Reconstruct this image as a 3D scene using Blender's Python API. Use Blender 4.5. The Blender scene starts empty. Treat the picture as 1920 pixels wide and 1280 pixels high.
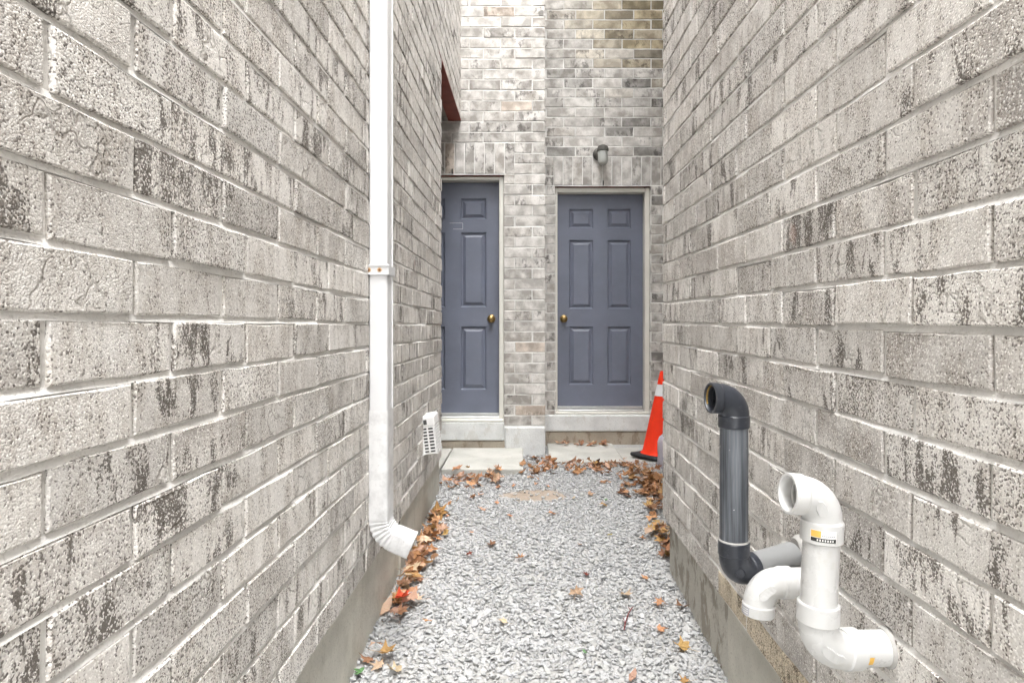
import bpy, math, random
import numpy as np
from mathutils import Vector, Matrix, noise as mnoise

random.seed(11)
rng = np.random.default_rng(5)
SC = bpy.context.scene
COL = SC.collection

# ------------------------------------------------------------------ camera
FPX, PX, PY, CH = 1210.0, 984.0, 606.0, 1.18      # focal length and axis point in photo pixels, eye height
cam_d = bpy.data.cameras.new('camera')
cam = bpy.data.objects.new('camera', cam_d)
COL.objects.link(cam)
cam.location = (0, 0, CH)
cam.rotation_euler = (math.radians(90), 0, 0)
cam_d.sensor_fit = 'HORIZONTAL'
cam_d.sensor_width = 36.0
cam_d.lens = 36.0 * FPX / 1920.0
cam_d.shift_x = -(PX - 960) / 1920.0
cam_d.shift_y = -(640 - PY) / 1920.0
cam_d.clip_start = 0.02
cam_d.clip_end = 500
SC.camera = cam

# ------------------------------------------------------------------ light
SUN = Vector((0.10, -0.22, 0.97)).normalized()
world = bpy.data.worlds.new('World')
SC.world = world
world.use_nodes = True
wn = world.node_tree
wn.nodes.clear()
sky = wn.nodes.new('ShaderNodeTexSky')
sky.sky_type = 'NISHITA'
sky.sun_disc = False
sky.sun_elevation = math.asin(SUN.z)
sky.sun_rotation = math.atan2(SUN.x, SUN.y)
sky.dust_density = 4.0
sky.air_density = 1.0
hs = wn.nodes.new('ShaderNodeHueSaturation')        # overcast: the cloud layer takes the blue out of the sky
hs.inputs['Saturation'].default_value = 0.12
bg = wn.nodes.new('ShaderNodeBackground')
bg.inputs['Strength'].default_value = 0.15
wo = wn.nodes.new('ShaderNodeOutputWorld')
wn.links.new(sky.outputs[0], hs.inputs['Color'])
wn.links.new(hs.outputs[0], bg.inputs['Color'])
wn.links.new(bg.outputs[0], wo.inputs['Surface'])
sun_d = bpy.data.lights.new('sun', 'SUN')
sun_d.energy = 1.2
sun_d.angle = math.radians(65)
sun_d.color = (1.0, 0.985, 0.965)
sun = bpy.data.objects.new('sun', sun_d)
COL.objects.link(sun)
sun.rotation_euler = SUN.to_track_quat('Z', 'Y').to_euler()
sun.location = (0, -3, 12)
vs = SC.view_settings
vs.view_transform = 'Standard'
vs.look = 'None'
vs.gamma = 1.0
vs.use_curve_mapping = False
vs.exposure = 2.92
cy = SC.cycles
cy.max_bounces = 5
cy.diffuse_bounces = 4
cy.use_adaptive_sampling = True
cy.adaptive_threshold = 0.035
cy.glossy_bounces = 3
cy.transmission_bounces = 6
cy.use_denoising = True

# ------------------------------------------------------------------ helpers
def at(px, py, y):
    """photo pixel -> world point on the plane at distance y"""
    return Vector(((px - PX) * y / FPX, y, CH - (py - PY) * y / FPX))

def proj(p):
    return PX + p[0] * FPX / p[1], PY - (p[2] - CH) * FPX / p[1]

def smooth(a, b, t):
    t = min(1, max(0, (t - a) / (b - a)))
    return t * t * (3 - 2 * t)

def ground_z(x, y):
    z = 0.088 * smooth(1.7, 4.5, y) - 0.02 * smooth(4.6, 5.3, y)
    z += 0.010 * (mnoise.noise(Vector((x * 2.3, y * 2.3, 3.1))))
    return z

def on_ground(px, py, lift=0.0):
    y = 3.0
    for _ in range(25):
        x = (px - PX) * y / FPX
        y = (CH - ground_z(x, y) - lift) * FPX / (py - PY)
    return Vector(((px - PX) * y / FPX, y, ground_z((px - PX) * y / FPX, y) + lift))

class MB:
    """collects faces for ONE mesh object"""
    def __init__(s):
        s.v = []; s.f = []; s.m = []
    def add(s, vs_, fs, mi=0):
        b = len(s.v)
        s.v += [tuple(p) for p in vs_]
        s.f += [tuple(b + i for i in f) for f in fs]
        s.m += [mi] * len(fs)
        return s
    def box(s, x0, x1, y0, y1, z0, z1, mi=0):
        return s.add([(x0, y0, z0), (x1, y0, z0), (x1, y1, z0), (x0, y1, z0), (x0, y0, z1), (x1, y0, z1), (x1, y1, z1), (x0, y1, z1)],
                     [(0, 3, 2, 1), (4, 5, 6, 7), (0, 1, 5, 4), (1, 2, 6, 5), (2, 3, 7, 6), (3, 0, 4, 7)], mi)
    def bevbox(s, x0, x1, y0, y1, z0, z1, b=0.004):
        """box with chamfered edges"""
        lo, hi = (x0, y0, z0), (x1, y1, z1)
        pts = []
        for sx in (0, 1):
            for sy in (0, 1):
                for sz in (0, 1):
                    c = [hi[i] if q else lo[i] for i, q in enumerate((sx, sy, sz))]
                    for a in range(3):
                        p = list(c)
                        for k in range(3):
                            if k != a:
                                p[k] += b if (sx, sy, sz)[k] == 0 else -b
                        pts.append(p)
        import bmesh
        bm = bmesh.new()
        for p in pts: bm.verts.new(p)
        bmesh.ops.convex_hull(bm, input=bm.verts)
        bmesh.ops.dissolve_limit(bm, angle_limit=0.01, verts=bm.verts, edges=bm.edges)
        bm.verts.index_update()
        s.add([v.co for v in bm.verts], [[v.index for v in f.verts] for f in bm.faces])
        bm.free()
        return s
    def sweep(s, pts, seg=24, cap0=True, cap1=True, mi=0):
        """pts: list of (point, radius); circles along a path"""
        P = [Vector(p) for p, r in pts]
        n = len(P)
        def tan(i):
            a = i
            while a > 0 and (P[i] - P[a]).length < 1e-6: a -= 1
            b = i
            while b < n - 1 and (P[b] - P[i]).length < 1e-6: b += 1
            if a == i: a = max(0, i)
            t = P[b] - P[a]
            return t.normalized() if t.length > 1e-9 else Vector((0, 0, 1))
        t0 = tan(0)
        ref = Vector((0, 0, 1)) if abs(t0.z) < 0.9 else Vector((1, 0, 0))
        u = t0.cross(ref).normalized()
        rows = []
        for i in range(n):
            t = tan(i)
            if i and t.dot(tp) < 0: t = -t
            tp = t
            u = (u - t * u.dot(t)).normalized()
            w = t.cross(u)
            rows.append([P[i] + (u * math.cos(2 * math.pi * k / seg) + w * math.sin(2 * math.pi * k / seg)) * pts[i][1] for k in range(seg)])
        vv = [p for r in rows for p in r]
        ff = []
        for i in range(n - 1):
            for k in range(seg):
                k2 = (k + 1) % seg
                ff.append((i * seg + k, (i + 1) * seg + k, (i + 1) * seg + k2, i * seg + k2)[::-1])
        if cap0: ff.append(tuple(range(seg)))
        if cap1: ff.append(tuple(reversed(range((n - 1) * seg, n * seg))))
        return s.add(vv, ff, mi)
    def mesh(s, name, mats):
        me = bpy.data.meshes.new(name)
        me.from_pydata(s.v, [], s.f)
        for m in (mats if isinstance(mats, (list, tuple)) else [mats]):
            me.materials.append(m)
        if any(s.m):
            me.polygons.foreach_set('material_index', s.m)
        me.validate()
        me.update()
        return me
    def build(s, name, mats, parent=None, smooth_deg=None):
        me = s.mesh(name, mats)
        if smooth_deg:
            me.polygons.foreach_set('use_smooth', [True] * len(me.polygons))
            me.set_sharp_from_angle(angle=math.radians(smooth_deg))
        o = bpy.data.objects.new(name, me)
        COL.objects.link(o)
        o.parent = parent
        return o

def tag(o, label=None, cat=None, group=None, kind=None):
    if label: o['label'] = label
    if cat: o['category'] = cat
    if group: o['group'] = group
    if kind: o['kind'] = kind
    return o

def empty(name, loc, label, cat, group=None):
    o = bpy.data.objects.new(name, None)
    COL.objects.link(o)
    o.location = loc
    o.empty_display_size = 0.1
    return tag(o, label, cat, group)

def offset(o, root):
    """meshes are written in world coordinates; keep them there under a root"""
    o.parent = root
    o.matrix_parent_inverse = Matrix.Translation(root.location).inverted()
    return o

# ------------------------------------------------------------------ materials
class NT:
    def __init__(s, name):
        s.m = bpy.data.materials.new(name)
        s.m.use_nodes = True
        s.t = s.m.node_tree
        s.t.nodes.clear()
        s.out = s.t.nodes.new('ShaderNodeOutputMaterial')
        s.b = s.t.nodes.new('ShaderNodeBsdfPrincipled')
        s.t.links.new(s.b.outputs[0], s.out.inputs[0])
    def n(s, typ, **kw):
        nd = s.t.nodes.new('ShaderNode' + typ)
        for k, v in kw.items(): setattr(nd, k, v)
        return nd
    def l(s, a, b): s.t.links.new(a, b)
    def setin(s, sock, v):
        if hasattr(v, 'links') or isinstance(v, bpy.types.NodeSocket): s.l(v, sock)
        else: sock.default_value = v
    def math(s, op, a, b=None, clamp=False):
        nd = s.n('Math', operation=op); nd.use_clamp = clamp
        s.setin(nd.inputs[0], a)
        if b is not None: s.setin(nd.inputs[1], b)
        return nd.outputs[0]
    def mix(s, f, a, b, mode='MIX'):
        nd = s.n('MixRGB', blend_type=mode)
        s.setin(nd.inputs[0], f)
        for i, v in ((1, a), (2, b)):
            s.setin(nd.inputs[i], v if not isinstance(v, tuple) or len(v) == 4 else v + (1,))
        return nd.outputs[0]
    def noise(s, vec, scale, detail=3, rough=0.55, dist=0.0):
        nd = s.n('TexNoise')
        if vec is not None: s.l(vec, nd.inputs['Vector'])
        nd.inputs['Scale'].default_value = scale
        nd.inputs['Detail'].default_value = detail
        nd.inputs['Roughness'].default_value = rough
        nd.inputs['Distortion'].default_value = dist
        return nd.outputs['Fac']
    def voro(s, vec, scale, feature='F1', rnd=1.0):
        nd = s.n('TexVoronoi', feature=feature)
        s.l(vec, nd.inputs['Vector'])
        nd.inputs['Scale'].default_value = scale
        nd.inputs['Randomness'].default_value = rnd
        return nd.outputs['Distance']
    def ramp(s, f, stops, interp='LINEAR'):
        nd = s.n('ValToRGB')
        s.l(f, nd.inputs[0])
        cr = nd.color_ramp
        cr.interpolation = interp
        while len(cr.elements) < len(stops): cr.elements.new(0.5)
        for e, (p, c) in zip(cr.elements, stops):
            e.position = p
            e.color = (c, c, c, 1) if isinstance(c, (int, float)) else (c[0], c[1], c[2], 1)
        return nd.outputs[0]
    def mapping(s, vec, scale=(1, 1, 1), loc=(0, 0, 0)):
        nd = s.n('Mapping')
        s.l(vec, nd.inputs[0])
        nd.inputs['Scale'].default_value = scale
        nd.inputs['Location'].default_value = loc
        return nd.outputs[0]
    def bump(s, h, dist, strength=1.0, prev=None):
        nd = s.n('Bump')
        nd.inputs['Strength'].default_value = strength
        nd.inputs['Distance'].default_value = dist
        s.l(h, nd.inputs['Height'])
        if prev is not None: s.l(prev, nd.inputs['Normal'])
        return nd.outputs[0]
    def done(s, color=None, rough=None, normal=None, metal=None, spec=None):
        if color is not None: s.setin(s.b.inputs['Base Color'], color if not isinstance(color, tuple) else color + (1,))
        if rough is not None: s.setin(s.b.inputs['Roughness'], rough)
        if normal is not None: s.l(normal, s.b.inputs['Normal'])
        if metal is not None: s.setin(s.b.inputs['Metallic'], metal)
        if spec is not None: s.b.inputs['Specular IOR Level'].default_value = spec
        return s.m

def obj_coords(t, island=False):
    tc = t.n('TexCoord')
    if island:
        rnd = t.n('NewGeometry').outputs['Random Per Island']
    else:
        rnd = t.n('ObjectInfo').outputs['Random']
    comb = t.n('CombineXYZ')
    t.l(t.math('MULTIPLY', rnd, 37.0), comb.inputs[0])
    t.l(t.math('MULTIPLY', rnd, 91.0), comb.inputs[1])
    t.l(t.math('MULTIPLY', rnd, 53.0), comb.inputs[2])
    va = t.n('VectorMath', operation='ADD')
    t.l(tc.outputs['Object'], va.inputs[0]); t.l(comb.outputs[0], va.inputs[1])
    return va.outputs[0], rnd

def brick_material(name, island=False, far=False):
    """far: the smoother bricks of the wall at the end of the alley"""
    t = NT(name)
    v, rnd = obj_coords(t, island)
    if far:
        base = t.ramp(rnd, [(0.0, (.39, .372, .345)), (.25, (.33, .312, .285)), (.45, (.42, .40, .375)), (.65, (.36, .333, .30)), (.85, (.30, .282, .26)), (1, (.40, .377, .35))])
    else:
        base = t.ramp(rnd, [(0.0, (.66, .63, .595)), (.18, (.44, .41, .38)), (.36, (.72, .695, .665)), (.54, (.37, .345, .32)), (.7, (.64, .61, .575)), (.85, (.50, .47, .44)), (1, (.70, .67, .635))])
    cn = t.n('TexNoise'); t.l(v, cn.inputs['Vector'])
    cn.inputs['Scale'].default_value = 11; cn.inputs['Detail'].default_value = 3
    cloud = cn.outputs['Fac']
    c = t.mix(t.ramp(cloud, [(.38, 0), (.64, .8)]), base, (.74, .715, .68))
    # dark manganese smears running down the face, on some bricks only
    gate = t.ramp(t.math('FRACT', t.math('MULTIPLY', rnd, 17.31)), [(.34, .0), (.62, 1)])
    smear = t.noise(t.mapping(v, (24, 24, 7) if not far else (22, 22, 14)), 1.0, 4, .66, .35)
    big = t.noise(v, 5.5, 1)
    sm = t.math('MULTIPLY', t.ramp(smear, [(.50, 0), (.62, 1)]), t.ramp(big, [(.42, 0), (.54, 1)]))
    sm = t.math('MULTIPLY', sm, gate)
    if far:
        spk = t.noise(v, 105, 2, .7)
        c = t.mix(t.ramp(spk, [(.30, .4), (.45, 0)]), c, (.25, .225, .2))
        c = t.mix(t.math('MULTIPLY', sm, .75), c, (.09, .082, .075))
        nrm = t.bump(spk, .0012, .8)
    else:
        # sand-faced: every grain has its own tone; where the manganese sits more of them are dark
        vn = t.n('TexVoronoi'); t.l(v, vn.inputs['Vector']); vn.inputs['Scale'].default_value = 360
        grain = vn.outputs['Distance']
        sep = t.n('SeparateColor'); t.l(vn.outputs['Color'], sep.inputs[0])
        cell = sep.outputs[0]
        wv = t.n('VectorMath', operation='MULTIPLY_ADD')
        t.l(cn.outputs['Color'], wv.inputs[0]); wv.inputs[1].default_value = (.28, .28, .28); t.l(v, wv.inputs[2])
        line = t.ramp(t.voro(wv.outputs[0], 8, 'DISTANCE_TO_EDGE'), [(.0, 1), (.010, .9), (.045, 0)])
        line = t.math('MULTIPLY', line, t.ramp(big, [(.55, 0), (.62, 1)]))
        c = t.mix(t.ramp(smear, [(.44, 0), (.62, .5)]), c, (.40, .355, .305))
        mott = t.math('FRACT', t.math('MULTIPLY', rnd, 7.77))
        p = t.math('ADD', t.math('MULTIPLY', sm, 1.1), t.math('ADD', t.ramp(smear, [(.38, .14), (.60, .30)]), t.ramp(mott, [(.45, 0), (.75, .20)])))
        dark = t.math('MULTIPLY', t.math('SUBTRACT', p, cell), 3.8, True)
        c = t.mix(t.math('MULTIPLY', dark, .82), c, (.068, .056, .047))
        c = t.mix(t.ramp(sep.outputs[1], [(.70, 0), (.95, .75)]), c, (.90, .88, .84))
        c = t.mix(t.math('MULTIPLY', line, .42), c, (.17, .15, .125))
        red = t.ramp(big, [(.79, 0), (.82, .3)])
        c = t.mix(red, c, (.36, .17, .11))
        h = t.math('ADD', t.math('MULTIPLY', grain, -.55), t.math('MULTIPLY', smear, 1.2))
        h = t.math('SUBTRACT', h, t.math('MULTIPLY', line, .9))
        nrm = t.bump(h, .0025, .75)
    if not island:
        c = t.mix(1.0, c, t.n('ObjectInfo').outputs['Color'], 'MULTIPLY')
    return t.done(c, .9, nrm, spec=.25)

M = {}
M['brick'] = brick_material('weathered_brick')
M['brick_i'] = brick_material('weathered_brick_mass', island=True)
M['brick_far'] = brick_material('smooth_brick', far=True)
M['brick_far_i'] = brick_material('smooth_brick_mass', island=True, far=True)

def mortar(name, col):
    t = NT(name)
    v = t.n('TexCoord').outputs['Object']
    c = t.mix(t.ramp(t.noise(v, 7, 4), [(.35, 0), (.7, 1)]), col, tuple(x * .72 for x in col))
    c = t.mix(t.ramp(t.noise(v, 140, 3, .7), [(.32, .4), (.46, 0)]), c, (.34, .32, .29))
    h = t.noise(v, 160, 3, .65)
    return t.done(c, .95, t.bump(h, .0018, .7), spec=.2)
M['mortar'] = mortar('mortar', (.80, .785, .755))
M['mortar_far'] = mortar('mortar_pale', (.76, .75, .72))

def concrete(name, col, dark, stain=.5, scale=1.0, bumpd=.003, th=.55):
    t = NT(name)
    v = t.n('TexCoord').outputs['Object']
    c = t.mix(t.ramp(t.noise(v, 3.5 * scale, 5, .6), [(.4, 0), (.66, 1)]), col, tuple(x * .8 for x in col))
    st = t.noise(t.mapping(v, (9, 9, 5)), 1.0 * scale, 6, .7, .3)
    c = t.mix(t.ramp(st, [(th, 0), (th + .05, stain)]), c, dark)
    c = t.mix(t.ramp(t.noise(v, 120, 3, .7), [(.3, .6), (.44, 0)]), c, tuple(x * .5 for x in col))
    h = t.math('ADD', t.noise(v, 90, 4, .65), t.math('MULTIPLY', st, 1.4))
    return t.done(c, .88, t.bump(h, bumpd, .8), spec=.3)
M['parge_l'] = concrete('parged_foundation', (.62, .60, .535), (.42, .40, .34), .35)
M['parge_r'] = concrete('peeling_foundation', (.58, .565, .51), (.30, .27, .225), .85, th=.50)
M['parge_clean'] = concrete('smooth_foundation', (.62, .60, .535), (.46, .43, .37), .3)
M['sill_paint'] = concrete('painted_concrete', (.70, .71, .70), (.52, .50, .46), .5, 1.4)
M['sill_raw'] = concrete('raw_concrete', (.42, .37, .30), (.24, .19, .14), .7, 1.6, .006)
M['slab'] = concrete('slab_concrete', (.47, .465, .43), (.35, .34, .30), .45, .9, .002)
M['roof'] = concrete('roof_felt', (.10, .10, .105), (.07, .07, .07), .4)

def plain(name, col, rough=.5, metal=0.0, var=.08, scale=8, bumpd=0, spec=.5, dirt=None):
    t = NT(name)
    v = t.n('TexCoord').outputs['Object']
    n1 = t.noise(v, scale, 5, .6)
    c = t.mix(t.ramp(n1, [(.35, 0), (.7, 1)]), col, tuple(x * (1 - var) for x in col))
    if dirt:
        c = t.mix(t.ramp(t.noise(v, scale * 3.1, 6, .7), [(.56, 0), (.66, dirt[1])]), c, dirt[0])
    r = t.math('ADD', t.math('MULTIPLY', n1, .2), rough - .1)
    nr = t.bump(t.noise(v, scale * 14, 3), bumpd, .6) if bumpd else None
    return t.done(c, r, nr, metal, spec)
M['door'] = plain('door_paint', (.152, .168, .220), .42, var=.12, scale=5, bumpd=.0004, dirt=((.19, .2, .24), .35))
M['frame'] = plain('cream_frame_paint', (.70, .68, .62), .5, dirt=((.55, .52, .46), .35))
M['knob'] = plain('aged_brass', (.42, .29, .12), .38, .85, var=.4, scale=60)
M['alu'] = plain('worn_aluminium', (.66, .66, .65), .38, .7, var=.15, scale=14)
M['gutter'] = plain('white_enamel', (.71, .71, .715), .32, var=.06, scale=6, bumpd=.0003)
def worn_white():
    t = NT('worn_white_enamel')
    v = t.n('TexCoord').outputs['Object']
    c = t.mix(t.ramp(t.noise(v, 22, 5, .65), [(.42, 0), (.62, 1)]), (.74, .74, .74), (.60, .60, .60))
    c = t.mix(t.ramp(t.noise(v, 60, 4, .7), [(.62, 0), (.68, .6)]), c, (.48, .47, .46))
    return t.done(c, .38, t.bump(t.noise(v, 45, 3), .0012, .6), .15)
M['gutter_worn'] = worn_white()
M['rust'] = plain('rusty_screw', (.30, .13, .05), .8, .2, var=.5, scale=90)
M['rust_stain'] = plain('rust_stain', (.62, .42, .24), .7)
M['lintel'] = plain('red_primer', (.24, .055, .035), .6, var=.35, scale=9, dirt=((.10, .03, .02), .6))
M['pvc'] = plain('white_pvc', (.62, .62, .61), .28, var=.05, scale=9, dirt=((.56, .55, .51), .5))
M['abs'] = plain('black_plastic', (.030, .034, .044), .34, var=.3, scale=20, dirt=((.09, .095, .105), .35))
def black_pipe():
    t = NT('chalky_black_pipe')
    v = t.n('TexCoord').outputs['Object']
    s = t.noise(t.mapping(v, (110, 110, 4)), 1.0, 4, .6)
    c = t.mix(t.ramp(s, [(.40, 0), (.68, 1)]), (.045, .05, .06), (.17, .185, .205))
    c = t.mix(t.ramp(t.noise(v, 75, 2, .5), [(.72, 0), (.75, .8)]), c, (.6, .6, .6))
    return t.done(c, .40)
M['abs_pipe'] = black_pipe()
M['grey_pvc'] = plain('grey_pvc', (.27, .275, .275), .35)
M['caulk'] = plain('grey_caulk', (.40, .39, .37), .7, bumpd=.002)
M['foam'] = plain('yellow_foam', (.55, .34, .06), .9, var=.5, scale=40)
M['sticker_o'] = plain('orange_print', (.78, .47, .10), .5)
M['sticker_k'] = plain('black_print', (.03, .03, .03), .5)
M['sticker_w'] = plain('white_print', (.8, .8, .78), .5)
M['sticker_g'] = plain('grey_print', (.42, .42, .46), .5)
M['vent'] = plain('white_vent_plastic', (.82, .82, .81), .4, var=.06, scale=20)
M['vent_dark'] = plain('dark_vent_inside', (.06, .06, .06), .8)
M['lint'] = plain('grey_lint', (.25, .24, .23), .95, var=.5, scale=40, bumpd=.004)
M['cone_o'] = plain('orange_cone_rubber', (.82, .040, .010), .7, var=.14, scale=9, spec=.25, dirt=((.50, .05, .02), .4))
M['cone_w'] = plain('reflective_collar', (.72, .72, .73), .35)
M['cone_k'] = plain('black_rubber', (.022, .022, .025), .7, var=.3)
M['cap_b'] = plain('blue_cap', (.02, .05, .30), .4)
M['lamp_metal'] = plain('weathered_bronze', (.10, .095, .085), .6, .3, var=.3, scale=30)
M['black'] = plain('black_slot', (.01, .01, .01), .9)
M['porch'] = plain('shade_dark_porch_brick', (.24, .215, .185), .9, var=.4, scale=6, bumpd=.004)  # brick coloured dark so the porch recess falls into deeper shade
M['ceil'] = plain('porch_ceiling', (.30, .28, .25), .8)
M['twig'] = plain('red_twig', (.16, .035, .035), .6)
M['weed'] = plain('green_weed', (.10, .22, .08), .5, var=.3, scale=60)
M['chalk'] = plain('white_scuff', (.62, .63, .66), .8)
def glass():
    t = NT('ribbed_jar_glass')
    t.done((.80, .82, .78), .22)
    t.b.inputs['Transmission Weight'].default_value = .55
    t.b.inputs['IOR'].default_value = 1.35
    return t.m
M['glass'] = glass()
def jug():
    t = NT('translucent_jug')
    t.done((.60, .58, .66), .35)
    t.b.inputs['Transmission Weight'].default_value = .3
    return t.m
M['jug'] = jug()

def stone_material(name, island):
    t = NT(name)
    v, rnd = obj_coords(t, island)
    c = t.ramp(rnd, [(0, (.42, .425, .425)), (.2, (.385, .39, .395)), (.38, (.42, .425, .425)), (.55, (.395, .40, .40)), (.7, (.41, .41, .39)), (.85, (.37, .375, .38)), (.96, (.50, .50, .50)), (1, (.36, .355, .34))])
    c = t.mix(t.ramp(t.noise(v, 60, 4, .6), [(.4, 0), (.7, .5)]), c, (.46, .465, .465))
    c = t.mix(t.ramp(t.noise(v, 150, 3, .6), [(.34, .35), (.46, 0)]), c, (.2, .2, .19))
    return t.done(c, .85, t.bump(t.noise(v, 170, 3), .0008, .6), spec=.3)
M['stone'] = stone_material('crushed_stone', False)
M['stone_i'] = stone_material('crushed_stone_mass', True)

def soil():
    t = NT('gravelly_soil')
    v = t.n('TexCoord').outputs['Object']
    c = t.mix(t.ramp(t.noise(v, 4, 5, .6), [(.4, 0), (.65, 1)]), (.33, .325, .31), (.40, .40, .395))
    peb = t.voro(v, 60)
    c = t.mix(t.ramp(peb, [(.25, .75), (.6, 0)]), c, (.44, .44, .435))
    e = t.n('SeparateXYZ'); t.l(v, e.inputs[0])
    q = t.math('ADD', t.math('POWER', t.math('ABSOLUTE', t.math('MULTIPLY', t.math('SUBTRACT', e.outputs[0], .06), 4.2)), 2.0), t.math('POWER', t.math('ABSOLUTE', t.math('MULTIPLY', t.math('SUBTRACT', e.outputs[1], 4.12), 7.0)), 2.0))
    q = t.math('ADD', q, t.math('MULTIPLY', t.math('SUBTRACT', t.noise(v, 11, 4, .65), .5), 3.0))
    c = t.mix(t.ramp(q, [(.55, .8), (.95, 0)]), c, (.29, .225, .165))
    return t.done(c, .95, t.bump(t.math('SUBTRACT', 1.0, peb), .005, .7), spec=.2)
M['soil'] = soil()

def leaf_material(name, island):
    t = NT(name)
    v, rnd = obj_coords(t, island)
    if island:
        base = t.ramp(rnd, [(0, (.30, .15, .065)), (.2, (.42, .21, .09)), (.4, (.20, .10, .05)), (.55, (.52, .30, .15)), (.7, (.34, .15, .06)), (.85, (.14, .07, .04)), (1, (.48, .28, .10))])
    else:
        base = t.n('ObjectInfo').outputs['Color']
    c = t.mix(t.ramp(t.noise(v, 55, 4, .6), [(.4, 0), (.7, .55)]), base, t.mix(1, base, (.45, .38, .33), 'MULTIPLY'))
    t.done(c, .62, t.bump(t.noise(v, 90, 3), .002, .7), spec=.35)
    tr = t.n('BsdfTranslucent')
    t.l(c, tr.inputs['Color'])
    mx = t.n('MixShader')
    mx.inputs[0].default_value = .22
    t.l(t.b.outputs[0], mx.inputs[1]); t.l(tr.outputs[0], mx.inputs[2])
    t.l(mx.outputs[0], t.out.inputs[0])
    return t.m
M['leaf'] = leaf_material('dry_leaf', False)
M['leaf_i'] = leaf_material('dry_leaf_mass', True)

# ------------------------------------------------------------------ bricks
def brick_geo(L, H, D=0.085, rg=random, jit=.0018, bev=.0025):
    """10-sided front with worn edges: under 50 triangles. front face at y=0, looking to -y"""
    o = []
    nl = 4
    for i in range(nl): o.append((-L / 2 + L * i / nl, -H / 2))
    o.append((L / 2, -H / 2))
    for i in range(nl): o.append((L / 2 - L * i / nl, H / 2))
    o.append((-L / 2, H / 2))
    o = [(x + rg.uniform(-jit, jit), z + rg.uniform(-jit, jit)) for x, z in o]
    n = len(o)
    vs_ = []
    for x, z in o:
        b = bev * rg.uniform(.6, 1.5)
        vs_.append((x * (1 - 2 * b / L), rg.uniform(-.0008, .0008), z * (1 - 2 * b / H)))
    vs_ += [(x, bev, z) for x, z in o]
    vs_ += [(x, D, z) for x, z in o]
    f = [tuple(range(n))]
    for r in (0, 1):
        for k in range(n):
            k2 = (k + 1) % n
            f.append((r * n + k, (r + 1) * n + k, (r + 1) * n + k2, r * n + k2))
    return vs_, f

_variants = {}
def brick_variant(L, H, mat, key, k):
    q = (round(L, 3), round(H, 3), key, k)
    if q not in _variants:
        vs_, f = brick_geo(L, H)
        _variants[q] = MB().add(vs_, f).mesh('brick', mat)
    return _variants[q]

def lay_bricks(wall, frame, specs, mats, key, limit=300, tint=None, jd=.0012):
    """specs: (u0,u1,w0,w1) along/up in the wall's own plane. frame: 4x4 from brick plane to the house root's space.
    The bricks that show largest become objects, the rest one mass."""
    root_m = wall.parent.matrix_basis if wall.parent else Matrix()
    info = []
    for (u0, u1, w0, w1) in specs:
        P = [root_m @ frame @ Vector((u, 0, w)) for u, w in ((u0, w0), (u1, w0), (u1, w1), (u0, w1))]
        area = 0
        if min(p.y for p in P) > .15:
            q = [proj(p) for p in P]
            q = [(min(1920, max(0, a)), min(1280, max(0, b))) for a, b in q]
            for i in range(4):
                a, b = q[i], q[(i + 1) % 4]
                area += a[0] * b[1] - a[1] * b[0]
            area = abs(area) / 2
        info.append((area, u0, u1, w0, w1))
    info.sort(key=lambda r: -r[0])
    mass = MB()
    n = 0
    for area, u0, u1, w0, w1 in info:
        L, H = u1 - u0, w1 - w0
        loc = Vector(((u0 + u1) / 2, random.gauss(0, jd), (w0 + w1) / 2))
        rot = Matrix.Rotation(random.gauss(0, .004), 4, 'Y') @ Matrix.Rotation(random.gauss(0, .004), 4, 'Z') @ Matrix.Rotation(random.gauss(0, .008), 4, 'X')
        mt = Matrix.Translation(loc) @ rot
        if n < limit and area > 1.0:
            me = brick_variant(L, H, mats[0], key, n % 10)
            o = bpy.data.objects.new('brick', me)
            COL.objects.link(o)
            o.parent = wall
            o.matrix_local = frame @ mt
            c = random.uniform(.9, 1.1)
            col = (c, c, c)
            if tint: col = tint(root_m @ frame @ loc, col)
            o.color = (*col, 1)
            n += 1
        else:
            vs_, f = brick_geo(L, H)
            mass.add([mt @ Vector(p) for p in vs_], f)
    if mass.f:
        o = mass.build('brick_remainder', mats[1], wall)
        o.matrix_local = frame
        tag(o, kind='stuff')
    return n

def courses(u_min, u_max, z0, h, n0, n1, offs, L, joint, holes=()):
    """running bond; offs: joint position for even/odd courses. holes: (u0,u1,z0,z1) left open"""
    out = []
    for c in range(n0, n1):
        w0, w1 = z0 + c * h + joint / 2, z0 + (c + 1) * h - joint / 2
        u = offs[c % 2]
        u -= math.ceil((u - u_min) / L) * L
        segs = []
        while u < u_max:
            segs.append((u + joint / 2 + random.gauss(0, .0012), u + L - joint / 2 + random.gauss(0, .0012)))
            u += L
        for a, b in segs:
            parts = [(max(a, u_min), min(b, u_max))]
            for (h0, h1, k0, k1) in holes:
                if w1 > k0 + .02 and w0 < k1 - .02:
                    nxt = []
                    for p, q in parts:
                        if q <= h0 or p >= h1: nxt.append((p, q))
                        else:
                            if p < h0: nxt.append((p, h0))
                            if q > h1: nxt.append((h1, q))
                    parts = nxt
            for p, q in parts:
                if q - p > .025:
                    dz = random.gauss(0, .0012)
                    out.append((p, q, w0 + dz, w1 + dz))
    return out

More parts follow.
